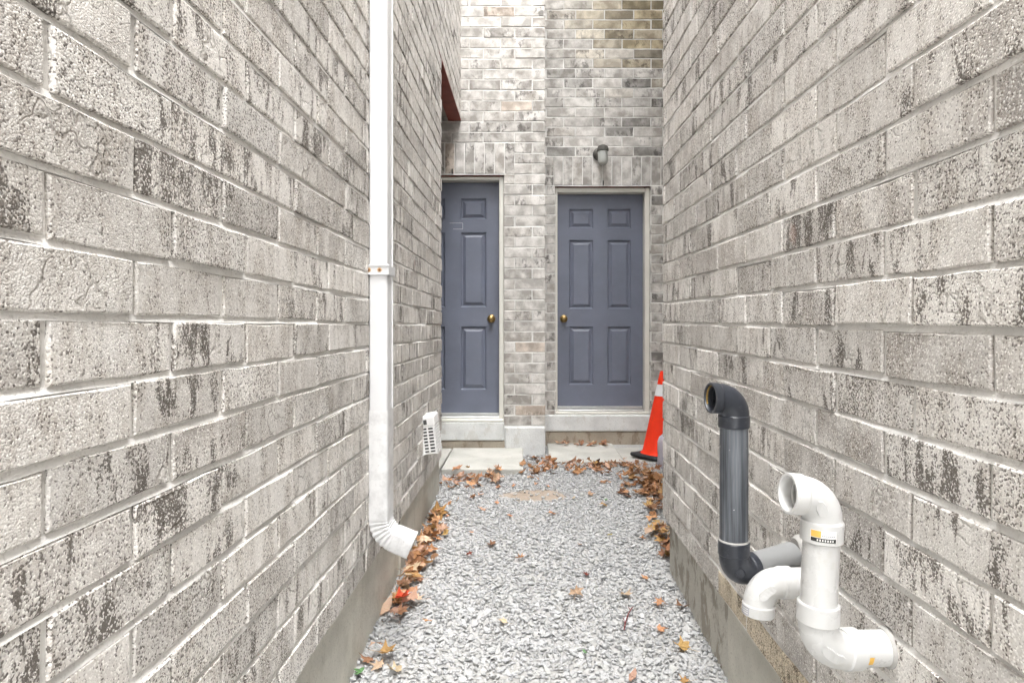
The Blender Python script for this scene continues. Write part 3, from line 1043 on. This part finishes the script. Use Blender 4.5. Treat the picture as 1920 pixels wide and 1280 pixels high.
# tall white pipe
wp = empty('vent_pipe', (.56, 1.12, .63), 'tallest white plastic vent pipe on the right wall, its upper elbow open to the left', 'vent pipe', 'plastic vent pipes on the right wall')
vb = Vector((.5100, 1.120, .695)); vt = Vector((.5147, 1.120, .806))
up = (vt - vb).normalized()
e1, end1, a1 = elbow(vt - up * .002, up, (-1, -.10, .10), RP, RH, .042, .036, .026)
a_up = a1
o1 = offset(MB().sweep(e1, 32, cap0=True, cap1=True).build('upper_elbow', M['pvc'], None, 35), wp)
offset(MB().sweep([(vb - up * .02, RP), (vt + up * .02, RP)], 32).build('pipe', M['pvc'], None, 35), wp)
e2, end2, a2 = elbow(vb + up * .002, -up, (1, .22, -.08), RP, RH, .050, .034, .030, bore=False)
offset(MB().sweep(e2, 32).build('lower_elbow', M['pvc'], None, 35), wp)
a_lo = a2
dw = Vector((1, .22, -.08)).normalized()
offset(MB().sweep([(end2 - dw * .01, RP), (end2 + dw * .09, RP)], 28).build('wall_stub', M['pvc'], None, 35), wp)
wl = end2 + dw * ((DR - .004 - end2.x) / dw.x)
offset(MB().sweep([(wl - Vector((.006, 0, 0)), RP + .002), (wl - Vector((.003, 0, 0)), RP + .004), (wl + Vector((.02, 0, 0)), RP + .007)], 24).build('caulk_ring', M['caulk'], None, 40), wp)
ref = (-.5, -1, 0)
def stick(name, mat, parent, c, ax, r, a0, a1, h0, h1, ref=ref):
    vv, ff = patch(c, ax, r, a0, a1, h0, h1, ref)
    o = MB().add(vv, ff).build(name, mat, parent)
    return o
hubc = vt - up * .002
stick('label_sticker', M['sticker_w'], o1, hubc - wp.location, up, RH + .0003, -28, 42, .006, .026)
stick('label_colour_block', M['sticker_o'], o1, hubc - wp.location, up, RH + .0006, -26, 0, .014, .025)
stick('label_band', M['sticker_k'], o1, hubc - wp.location, up, RH + .0006, -26, 40, .0065, .013)
for k in range(7):
    stick('label_print', M['sticker_w'], o1, hubc - wp.location, up, RH + .0009, -10 + k * 6.5, -6.5 + k * 6.5, .008, .0115)
    stick('label_print', M['sticker_g'], o1, hubc - wp.location, up, RH + .0006, 3 + k * 5, 6 + k * 5, .016, .0185)
for oo in o1.children: oo.matrix_parent_inverse = Matrix.Translation(wp.location)
sm_ = stick('label_colour_block', M['sticker_o'], None, end2, dw, RP + .0004, -30, -2, .004, .013, (-.4, -1, -.5))
offset(sm_, wp)

# black pipe
bp = empty('vent_pipe', (.52, 1.42, .64), 'black vent pipe with dusty streaks on the right wall, farthest of the three pipes', 'vent pipe', 'plastic vent pipes on the right wall')
bb = Vector((.4545, 1.403, .704)); bt = Vector((.4545, 1.403, .958))
Z = Vector((0, 0, 1))
RB, RBH = .0302, .0335
e1, end1, a1 = elbow(bt - Z * .004, Z, (-1, -.16, .03), RB, RBH, .036, .027, .020)
u1 = offset(MB().sweep(e1, 32).build('upper_elbow', M['abs'], None, 35), bp)
offset(MB().sweep([(bb - Z * .02, RB), (bt + Z * .02, RB)], 32).build('pipe', M['abs_pipe'], None, 35), bp)
db = Vector((1, .56, .03)).normalized()
e2, end2, a2 = elbow(bb + Z * .004, -Z, db, RB, RBH, .036, .030, .020, bore=False)
offset(MB().sweep(e2, 32).build('lower_elbow', M['abs'], None, 35), bp)
offset(MB().sweep([(bb + Z * .0025, RB + .0005), (bb + Z * .005, RB + .0022), (bb + Z * .008, RB + .0006)], 28).build('glue_line', M['caulk'], None, 40), bp)
offset(MB().sweep([(end2 - db * .01, RB - .001), (end2 + db * .13, RB - .001)], 28).build('wall_stub', M['grey_pvc'], None, 35), bp)
wl = end2 + db * ((DR - .004 - end2.x) / db.x)
offset(MB().sweep([(wl - Vector((.012, 0, 0)), RB + .001), (wl - Vector((.006, 0, 0)), RB + .008), (wl + Vector((.02, 0, 0)), RB + .014)], 24).build('caulk_ring', M['caulk'], None, 40), bp)
d_o = Vector((-1, -.16, .03)).normalized()
fm = MB()
vv, ff = patch(end1 - d_o * .016, d_o, RBH - .0062, 100, 215, 0, .012, (0, -1, 0), 10)
offset(fm.add(vv, [f[::-1] for f in ff]).build('foam_bead', M['foam']), bp)
# moulded pad on the lower elbow
mid = a2[5]
pad_dir = Vector((-.15, -1, -.1)).normalized()
offset(MB().sweep([(mid + pad_dir * (RB * 1.0), .011), (mid + pad_dir * (RB * 1.06 + .003), .009), (mid + pad_dir * (RB * 1.06 + .0035), .003)], 14).build('moulded_pad', M['abs'], None, 50), bp)

def pad(arcp, out, r, root, mat):
    """raised oblong pad on the side of an elbow"""
    m = MB()
    out = Vector(out).normalized()
    rows = []
    idx = range(3, 9)
    for i in idx:
        t = (arcp[min(i + 1, 10)] - arcp[i - 1]).normalized()
        w_ = t.cross(out).normalized()
        o_ = w_.cross(t).normalized()
        hw = .0085 if i not in (3, 8) else .004
        rows.append([arcp[i] + o_ * (r - .002) - w_ * hw * 1.15, arcp[i] + o_ * (r + .0014) - w_ * hw, arcp[i] + o_ * (r + .0014) + w_ * hw, arcp[i] + o_ * (r - .002) + w_ * hw * 1.15])
    vv = [p for q in rows for p in q]
    ff = []
    for i in range(len(rows) - 1):
        for k in range(3): ff.append((i * 4 + k, i * 4 + k + 1, i * 4 + k + 5, i * 4 + k + 4))
    return offset(m.add(vv, ff).build('moulded_pad', mat), root)
pad(a_up, (-.3, -1, 0), RP * 1.06, wp, M['pvc'])
pad(a_lo, (-.3, -1, 0), RP * 1.06, wp, M['pvc'])
# short white elbow turned down
sp = empty('vent_pipe', (.55, 1.29, .64), 'short white elbow pipe turned down, between the black and tall white pipes', 'vent pipe', 'plastic vent pipes on the right wall')
ew = Vector((.562, 1.372, .630))
dn = Vector((-1, -.12, .02)).normalized()
RS, RSH = .0295, .0335
e3, end3, a3 = elbow(ew - dn * .002, dn, (-.05, 0, -1), RS, RSH, .042, .026, .024)
s1 = offset(MB().sweep(e3, 32).build('elbow', M['pvc'], None, 35), sp)
offset(MB().sweep([(ew + dn * .015, RS), (ew - dn * .145, RS)], 28).build('wall_stub', M['pvc'], None, 35), sp)
wl = ew - dn * ((DR - .004 - ew.x) / -dn.x)
offset(MB().sweep([(wl - Vector((.010, 0, 0)), RS + .002), (wl - Vector((.005, 0, 0)), RS + .008), (wl + Vector((.02, 0, 0)), RS + .012)], 24).build('caulk_ring', M['caulk'], None, 40), sp)
dz = Vector((-.05, 0, -1)).normalized()
pad(a3, (-.3, -1, 0), RS * 1.06, sp, M['pvc'])
k0 = end3 - dz * .024
offset(stick('label_sticker', M['sticker_g'], None, k0, dz, RSH + .0003, -8, 34, .005, .021, (-1, -.55, 0)), sp)
for k in range(3):
    offset(stick('label_print', M['sticker_w'], None, k0, dz, RSH + .0006, -4, 30, .0075 + k * .0042, .0095 + k * .0042, (-1, -.55, 0)), sp)

# ------------------------------------------------------------------ wall lamp
lx = (1130 - PX) * 5.83 / FPX
lz = CH + (PY - 283) * 5.83 / FPX
lamp = empty('wall_lamp', (lx, 5.90, lz), 'small bronze jelly-jar lamp on the brick above the farther door', 'lamp')
MB().sweep([((lx - .022, 5.918, lz - .01), .058), ((lx - .022, 5.895, lz - .01), .057), ((lx - .022, 5.885, lz - .01), .045), ((lx - .020, 5.872, lz - .01), .02)], 24).build('back_plate', M['lamp_metal'], None, 40)
bp_ = offset(bpy.data.objects['back_plate'], lamp)
offset(MB().sweep([((lx - .01, 5.88, lz + .005), .016), ((lx, 5.83, lz + .012), .016)], 14).build('arm', M['lamp_metal'], None, 40), lamp)
offset(MB().sweep([((lx, 5.82, lz + .050), .006), ((lx, 5.82, lz + .048), .026), ((lx, 5.82, lz + .036), .045), ((lx, 5.82, lz + .012), .052), ((lx, 5.82, lz - .004), .052), ((lx, 5.82, lz - .006), .044)], 28).build('cap', M['lamp_metal'], None, 40), lamp)
offset(MB().sweep([((lx, 5.82, lz - .004), .043), ((lx, 5.82, lz - .02), .046), ((lx, 5.82, lz - .09), .046), ((lx, 5.82, lz - .115), .040), ((lx, 5.82, lz - .128), .026), ((lx, 5.82, lz - .132), .004)], 28).build('glass_jar', M['glass'], None, 60), lamp)
offset(MB().sweep([((lx, 5.82, lz - .006), .014), ((lx, 5.82, lz - .04), .016), ((lx, 5.82, lz - .07), .026), ((lx, 5.82, lz - .09), .022), ((lx, 5.82, lz - .10), .006)], 18).build('bulb', M['sticker_w'], None, 60), lamp)

# ------------------------------------------------------------------ traffic cone and jug
cone = empty('traffic_cone', (1.125, 5.32, .076), 'orange traffic cone with a white collar behind the end of the right wall', 'traffic cone')
cone.rotation_euler = (0, math.radians(2.6), math.radians(38))
MB().bevbox(-.185, .185, -.185, .185, 0, .032, .012).build('base', M['cone_k'], cone)
cz = lambda z: .158 + (.030 - .158) * (z - .03) / .68
body = MB().sweep([((0, 0, .033), .172), ((0, 0, .040), .165), ((0, 0, .05), cz(.05))] + [((0, 0, z), cz(z)) for z in (.2, .35, .50, .6, .700)] + [((0, 0, .71), .026), ((0, 0, .71), .018), ((0, 0, .60), .024)], 36).build('body', M['cone_o'], cone, 40)
MB().sweep([((0, 0, z), cz(z) + .0016) for z in (.505, .53, .56, .60)], 36, False, False).build('collar', M['cone_w'], cone, 60)
jr = empty('plastic_jug', (1.095, 4.93, ground_z(1.09, 4.93) + .0), 'pale plastic jug with a blue cap beside the traffic cone', 'jug')
jb = MB()
def jring(z, a, b_, n=24):
    return [Vector((a * math.copysign(abs(math.cos(t)) ** .6, math.cos(t)), b_ * math.copysign(abs(math.sin(t)) ** .6, math.sin(t)), z)) for t in [2 * math.pi * k / n for k in range(n)]]
prof = [(0.0, .070, .048), (.008, .078, .054), (.07, .079, .055), (.10, .075, .052), (.13, .079, .055), (.20, .078, .054), (.235, .066, .046), (.258, .040, .032), (.268, .024, .022), (.285, .022, .020)]
rings = [jring(*p) for p in prof]
skin(jb, rings)
jb.add(rings[0], [tuple(range(24))[::-1]])
jb.build('body', M['jug'], jr, 50)
MB().sweep([((0, 0, .276), .026), ((0, 0, .302), .026), ((0, 0, .303), .022)], 20).build('cap', M['cap_b'], jr, 40)
MB().sweep([((.050, 0, .235), .010), ((.085, 0, .225), .010), ((.095, 0, .18), .010), ((.078, 0, .13), .010)], 10).build('handle', M['jug'], jr, 60)

# ------------------------------------------------------------------ leaves
def leaf_shape(rg, kind):
    """lobed leaf, curled; about 40 triangles"""
    if kind == 0:      # maple
        lob = [(0, 1.0), (14, .55), (30, .62), (44, .95), (56, .55), (72, .50), (95, .72), (112, .42), (150, .40), (172, .14)]
    elif kind == 1:    # oak
        lob = [(0, 1.05), (12, .72), (20, .55), (32, .70), (42, .46), (60, .56), (76, .36), (105, .44), (135, .30), (160, .42), (175, .40)]
    else:              # plain oval
        lob = [(0, 1.0), (15, .86), (35, .62), (60, .47), (90, .42), (120, .45), (150, .55), (170, .7)]
    pts = [(a, r * rg.uniform(.88, 1.1)) for a, r in lob] + [(360 - a, r * rg.uniform(.88, 1.1)) for a, r in reversed(lob[1:])]
    out = [(r * math.sin(math.radians(a)), r * math.cos(math.radians(a))) for a, r in pts]
    n = len(out)
    inner = [(x * .5, y * .5) for x, y in out]
    cu, cv = rg.uniform(.25, 1.0) * rg.choice([-1, 1, 1]), rg.uniform(-.2, .6)
    ph = rg.uniform(0, 6.28)
    def lift(x, y):
        rr = math.hypot(x, y)
        return cu * x * x * .8 + cv * y * y * .5 + .16 * rr * math.sin(3.1 * math.atan2(x, y) + ph) + rg.uniform(-.07, .07) * rr
    vv = [(0, 0, 0)] + [(x, y, lift(x, y)) for x, y in inner] + [(x, y, lift(x, y)) for x, y in out]
    ff = []
    for k in range(n):
        k2 = (k + 1) % n
        ff.append((0, 1 + k2, 1 + k))
        ff.append((1 + k, 1 + k2, 1 + n + k2, 1 + n + k))
    # stalk
    b = len(vv)
    vv += [(-.02, -.3, 0), (.02, -.3, 0), (.015, -1.1, .12), (-.015, -1.1, .12)]
    ff.append((b, b + 1, b + 2, b + 3))
    zmin = min(v[2] for v in vv)
    return [(x, y, z - zmin) for x, y, z in vv], ff
LEAF = [leaf_shape(random, [0, 0, 1, 0, 2, 0, 1, 0, 0, 2, 0, 1][k]) for k in range(12)]
LEAF_ME = [MB().add(v, f).mesh('leaf', M['leaf']) for v, f in LEAF]
for me in LEAF_ME: me.polygons.foreach_set('use_smooth', [True] * len(me.polygons))
PAL = {'tan': (.55, .365, .25), 'orange': (.57, .30, .16), 'brown': (.33, .18, .10), 'dark': (.13, .075, .048), 'pale': (.66, .51, .35),
       'red': (.62, .075, .03), 'gold': (.54, .34, .13), 'maroon': (.17, .045, .03), 'olive': (.34, .29, .10)}
def put_leaf(p, size, colour, label, group, k=None, tilt=.22, name='fallen_leaf', rz=None):
    o = bpy.data.objects.new(name, LEAF_ME[random.randrange(12) if k is None else k])
    COL.objects.link(o)
    o.location = p
    o.rotation_euler = (random.gauss(0, tilt), random.gauss(0, tilt), random.uniform(0, 6.28) if rz is None else rz)
    s = size / 2
    o.scale = (s, s, s)
    c = PAL[colour]
    if '%' in label: label = label % {'dark': 'dark brown', 'gold': 'golden', 'pale': 'pale straw'}.get(colour, colour)
    f = random.uniform(.82, 1.15)
    o.color = (c[0] * f, c[1] * f * random.uniform(.93, 1.05), c[2] * f, 1)
    return tag(o, label, 'leaf', group)

# single leaves one can point to: (px, py, size m, colour, shape, label)
SOLO = [
    (924, 1020, .085, 'brown', 1, 'curled brown leaf on the gravel right of the downspout mouth'),
    (974, 1045, .075, 'orange', 0, 'curled orange leaf on the gravel, middle of the alley below the brown curl'),
    (1101, 1075, .055, 'maroon', 0, 'small dark maroon leaf on the gravel in the middle of the alley'),
    (1080, 1116, .095, 'tan', 3, 'large tan two-lobed leaf in the middle of the gravel, near the red twig'),
    (1172, 1113, .085, 'pale', 0, 'faded pale leaf on the gravel just above the red twig'),
    (1212, 1083, .065, 'orange', 5, 'small orange leaf on the gravel towards the right foundation'),
    (1240, 1133, .075, 'orange', 3, 'orange curled leaf on gravel beside the dark leaf at the right foundation'),
    (1280, 1135, .085, 'brown', 7, 'dark rust-brown leaf lodged against the right foundation'),
    (1236, 1178, .070, 'orange', 8, 'folded orange leaf on the gravel right of the red twig'),
    (1284, 1214, .100, 'gold', 1, 'long golden brown leaf near the right foundation at the bottom of the picture'),
    (1185, 1268, .055, 'tan', 9, 'small oval tan leaf at the bottom edge of the gravel'),
    (1288, 1277, .060, 'gold', 0, 'golden leaf at the bottom edge of the gravel by the right foundation'),
    (945, 1165, .070, 'pale', 2, 'bleached yellowish leaf lying low on the gravel, left of the middle'),
    (804, 1163, .055, 'orange', 5, 'single orange leaf on the gravel right of the red leaf by the left foundation'),
    (880, 1040, .050, 'maroon', 3, 'small maroon leaf on the gravel beside the leaf drift under the downspout'),
    (884, 997, .045, 'orange', 0, 'small bright orange leaf on the gravel above the maroon one, near the downspout'),
    (1036, 962, .080, 'orange', 2, 'flat red-orange leaf in the middle of the gravel before the dirt patch'),
    (1143, 1002, .035, 'olive', 4, 'tiny olive leaf curled up on the gravel right of the middle'),
    (1202, 1008, .060, 'orange', 0, 'star-shaped orange leaf on the gravel left of the right wall corner'),
    (1086, 1020, .040, 'tan', 9, 'little tan leaf fragment on the gravel in the middle of the alley'),
    (1130, 947, .080, 'gold', 3, 'golden brown leaf with a green sprig on the gravel'),
    (1105, 925, .085, 'tan', 8, 'tan crumpled leaf on the gravel right of the bare dirt patch'),
    (1076, 933, .060, 'pale', 4, 'pale leaf at the right end of the bare dirt patch'),
    (1130, 903, .090, 'brown', 6, 'brown leaf on the gravel between the dirt patch and the right drift'),
    (905, 955, .085, 'tan', 7, 'tan leaf at the left of a short row on the gravel'),
    (932, 943, .050, 'orange', 0, 'small orange leaf above a short row on the gravel'),
    (838, 963, .095, 'brown', 5, 'brown leaf on the gravel near the left wall, halfway to the doors'),
    (955, 966, .050, 'orange', 4, 'small orange leaf at the right of a short row on the gravel'),
    (748, 1120, .125, 'red', 0, 'bright red leaf by the left foundation'),
    (779, 1120, .090, 'pale', 5, 'cream curled leaf beside the bright red leaf'),
    (720, 1142, .105, 'pale', 9, 'long yellowish leaf standing against the left foundation'),
    (745, 1146, .110, 'brown', 7, 'brown crumpled leaf just below the bright red leaf'),
    (720, 1222, .105, 'gold', 0, 'golden orange leaf by the left foundation near the bottom of the picture'),
    (703, 1213, .090, 'tan', 3, 'tan leaf half under the golden one by the left foundation'),
    (745, 1257, .090, 'pale', 1, 'pale forked leaf on the gravel at the bottom left of the alley'),
    (713, 1247, .075, 'pale', 8, 'cream leaf beside the green weed at the bottom left'),
    (692, 1238, .090, 'brown', 6, 'brown withered leaf next to the green weed at the left foundation'),
    (1113, 872 - 43, .09, 'tan', 3, 'tan leaf on the sill ledge of the farther door, right of the leaf heap'),
]
for px, py, s, c, k, lab in SOLO:
    if py < 845:
        y = 5.82; p = Vector(((px - PX) * y / FPX, y, .093))
    else:
        p = on_ground(px, py, .012)
    if 'by the left foundation' in lab or 'bright red' in lab: p = on_ground(px, py, .055 if c == 'red' else .03)
    put_leaf(p, s, c, lab, 'single fallen leaves', k, .16)

LITTER = []
def drift(n, path, spread, size, cols, label, group, single_frac=1.0, pile=.0, lift=.012):
    """path: list of photo pixels along which leaves lie; spread in pixels (x, y)"""
    for i in range(n):
        t = random.random() * (len(path) - 1)
        a = int(t); b = min(a + 1, len(path) - 1); f = t - a
        px = path[a][0] * (1 - f) + path[b][0] * f + random.gauss(0, spread[0])
        py = path[a][1] * (1 - f) + path[b][1] * f + random.gauss(0, spread[1])
        p = on_ground(px, py, lift + random.random() * pile)
        # keep clear of walls
        if p.y < Y1R and p.x > DR - .01: p.x = DR - .02 - random.random() * .03
        if p.y < Y1L and p.x < -DL + .03: p.x = -DL + .03 + random.random() * .03
        if p.y > 4.6 and p.x < -.01 and p.y < 5.5: p.z = max(p.z, .135)
        if p.y > 5.10 and .2 < p.x < 1.4: p.z = max(p.z, .092)
        if p.y > 5.40 and p.x < XC + .03: continue
        if p.y > 5.87: p.y = 5.85
        s = size * math.exp(random.gauss(0, .22))
        c = random.choice(cols)
        if random.random() < single_frac:
            put_leaf(p, s, c, label, group, None, .35)
        else:
            LITTER.append((p, s))
warm = ['tan', 'orange', 'tan', 'brown', 'gold', 'orange', 'pale']
deep = ['brown', 'dark', 'tan', 'brown', 'orange', 'tan', 'gold']
drift(75, [(758, 1085), (772, 1062), (788, 1030), (800, 1000), (806, 975)], (13, 9), .095, warm, '%s dry leaf in the heap under the downspout mouth, by the left foundation', 'leaf heap under the downspout', .5, pile=.022)
drift(16, [(738, 1128), (762, 1090)], (14, 10), .095, warm, '%s dry leaf around the bright red leaf by the left foundation', 'leaves around the red leaf', pile=.03)
drift(12, [(806, 975), (822, 965), (830, 990)], (6, 7), .08, warm, '%s dry leaf at the left wall between the downspout and the vent', 'leaves at the left wall', pile=.02)
drift(52, [(834, 903), (850, 898), (880, 897), (915, 894), (940, 892)], (10, 6), .085, ['tan', 'orange', 'brown', 'orange', 'tan', 'tan'], '%s dry leaf in the strip along the front of the left slab', 'leaves before the left slab', .55, pile=.03)
drift(44, [(990, 882), (1020, 873), (1045, 868), (1010, 864)], (12, 6), .08, ['tan', 'orange', 'brown', 'dark', 'tan'], '%s dry leaf at the foot of the concrete pier between the doors', 'leaves at the pier', .42, pile=.02)
drift(80, [(1050, 872), (1095, 872), (1130, 872), (1165, 870), (1200, 875)], (12, 5), .085, ['tan', 'orange', 'brown', 'brown', 'tan', 'dark'], '%s dry leaf in the band before the right slab', 'leaves before the right slab', .42, pile=.02)
drift(150, [(1185, 880), (1215, 890), (1215, 905), (1228, 925), (1236, 955)], (18, 9), .08, deep, '%s leaf in the deep drift at the end of the right wall', 'leaf drift at the right wall end', .22, pile=.025)
drift(20, [(1225, 978), (1238, 990), (1245, 1005)], (10, 7), .09, ['tan', 'pale', 'gold', 'orange', 'brown'], 'large %s leaf against the corner of the right wall', 'leaves at the right wall corner', pile=.04)
drift(14, [(1246, 1015), (1252, 1045)], (4, 7), .075, deep, '%s dry leaf tucked along the right foundation', 'leaves along the right foundation', pile=.02)
drift(14, [(1150, 895), (1180, 905), (1170, 925)], (12, 7), .08, ['brown', 'tan', 'dark', 'orange'], 'scattered %s leaf at the edge of the drift by the right wall', 'scattered leaves by the drift', pile=.01)
drift(16, [(1040, 905), (850, 930), (900, 915), (1000, 895), (950, 925)], (30, 8), .05, ['tan', 'orange', 'brown'], 'small %s leaf fragment scattered on the gravel before the doors', 'scattered leaf fragments', pile=.0)
# the heap on the slab of the farther door
for k in range(22):
    px = random.choice([random.gauss(1100, 16), random.gauss(1100, 16), random.gauss(1055, 12), random.gauss(1135, 14)])
    y = random.uniform(5.74, 5.86)
    p = Vector(((px - PX) * y / FPX, y, .092 + random.random() * .03))
    put_leaf(p, .085 * random.uniform(.7, 1.2), random.choice(['tan', 'orange', 'brown', 'tan', 'pale']), '%s dry leaf in the heap against the sill of the farther door', 'leaf heap on the right slab', None, .35)
lit = MB()
for p, s in LITTER:
    v, f = LEAF[random.randrange(12)]
    mt = Matrix.Translation(p) @ Matrix.Rotation(random.uniform(0, 6.28), 4, 'Z') @ Matrix.Rotation(random.gauss(0, .35), 4, 'X') @ Matrix.Rotation(random.gauss(0, .35), 4, 'Y')
    lit.add([mt @ (Vector(q) * s / 2) for q in v], f)
o = lit.build('leaf_litter', M['leaf_i'])
tag(o, 'loose litter of dry brown leaves filling the drifts along both walls and slabs', 'leaves', kind='stuff')

# ------------------------------------------------------------------ twig and weeds
p = on_ground(1178, 1160, .014)
tw = MB()
def dpt(px, py, l): return on_ground(px, py, l)
tw.sweep([(dpt(1170, 1180, .016), .0022), (dpt(1173, 1165, .02), .0026), (dpt(1178, 1150, .022), .0024), (dpt(1184, 1140, .022), .002), (dpt(1187, 1137, .02), .0015)], 8)
tw.sweep([(dpt(1172, 1168, .02), .0018), (dpt(1168, 1156, .025), .0012)], 6)
tw.sweep([(dpt(1182, 1143, .022), .0015), (dpt(1178, 1137, .022), .001)], 6)
tag(tw.build('twig', M['twig'], None, 60), 'thin dark red twig lying on the gravel', 'twig')
def weed(px, py, n, s, label, h=.01):
    b = on_ground(px, py, h)
    r = empty('weed', b, label, 'weed')
    for k in range(n):
        a = k * 2.4 + random.random()
        lf = MB()
        L_ = s * random.uniform(.7, 1.1)
        vv, ff = [], []
        for i in range(5):
            t = i / 4
            wdt = L_ * .32 * math.sin(math.pi * min(.97, t * .9 + .08))
            zz = L_ * (.55 * t - .35 * t * t)
            vv += [(-wdt, L_ * t, zz + wdt * .3), (wdt, L_ * t, zz + wdt * .3)]
        for i in range(4): ff.append((2 * i, 2 * i + 1, 2 * i + 3, 2 * i + 2))
        o = lf.add(vv, ff).build('leaf', M['weed'], r, 60)
        o.rotation_euler = (random.uniform(0, .4), 0, a)
    return r
weed(675, 1262, 7, .026, 'small green weed at the left foundation, bottom of the picture', .012)
weed(1136, 938, 3, .022, 'tiny green sprig beside the golden leaf on the gravel', .03)
weed(1095, 1222, 2, .02, 'tiny dark green leaf sprig on the gravel near the bottom', .014)
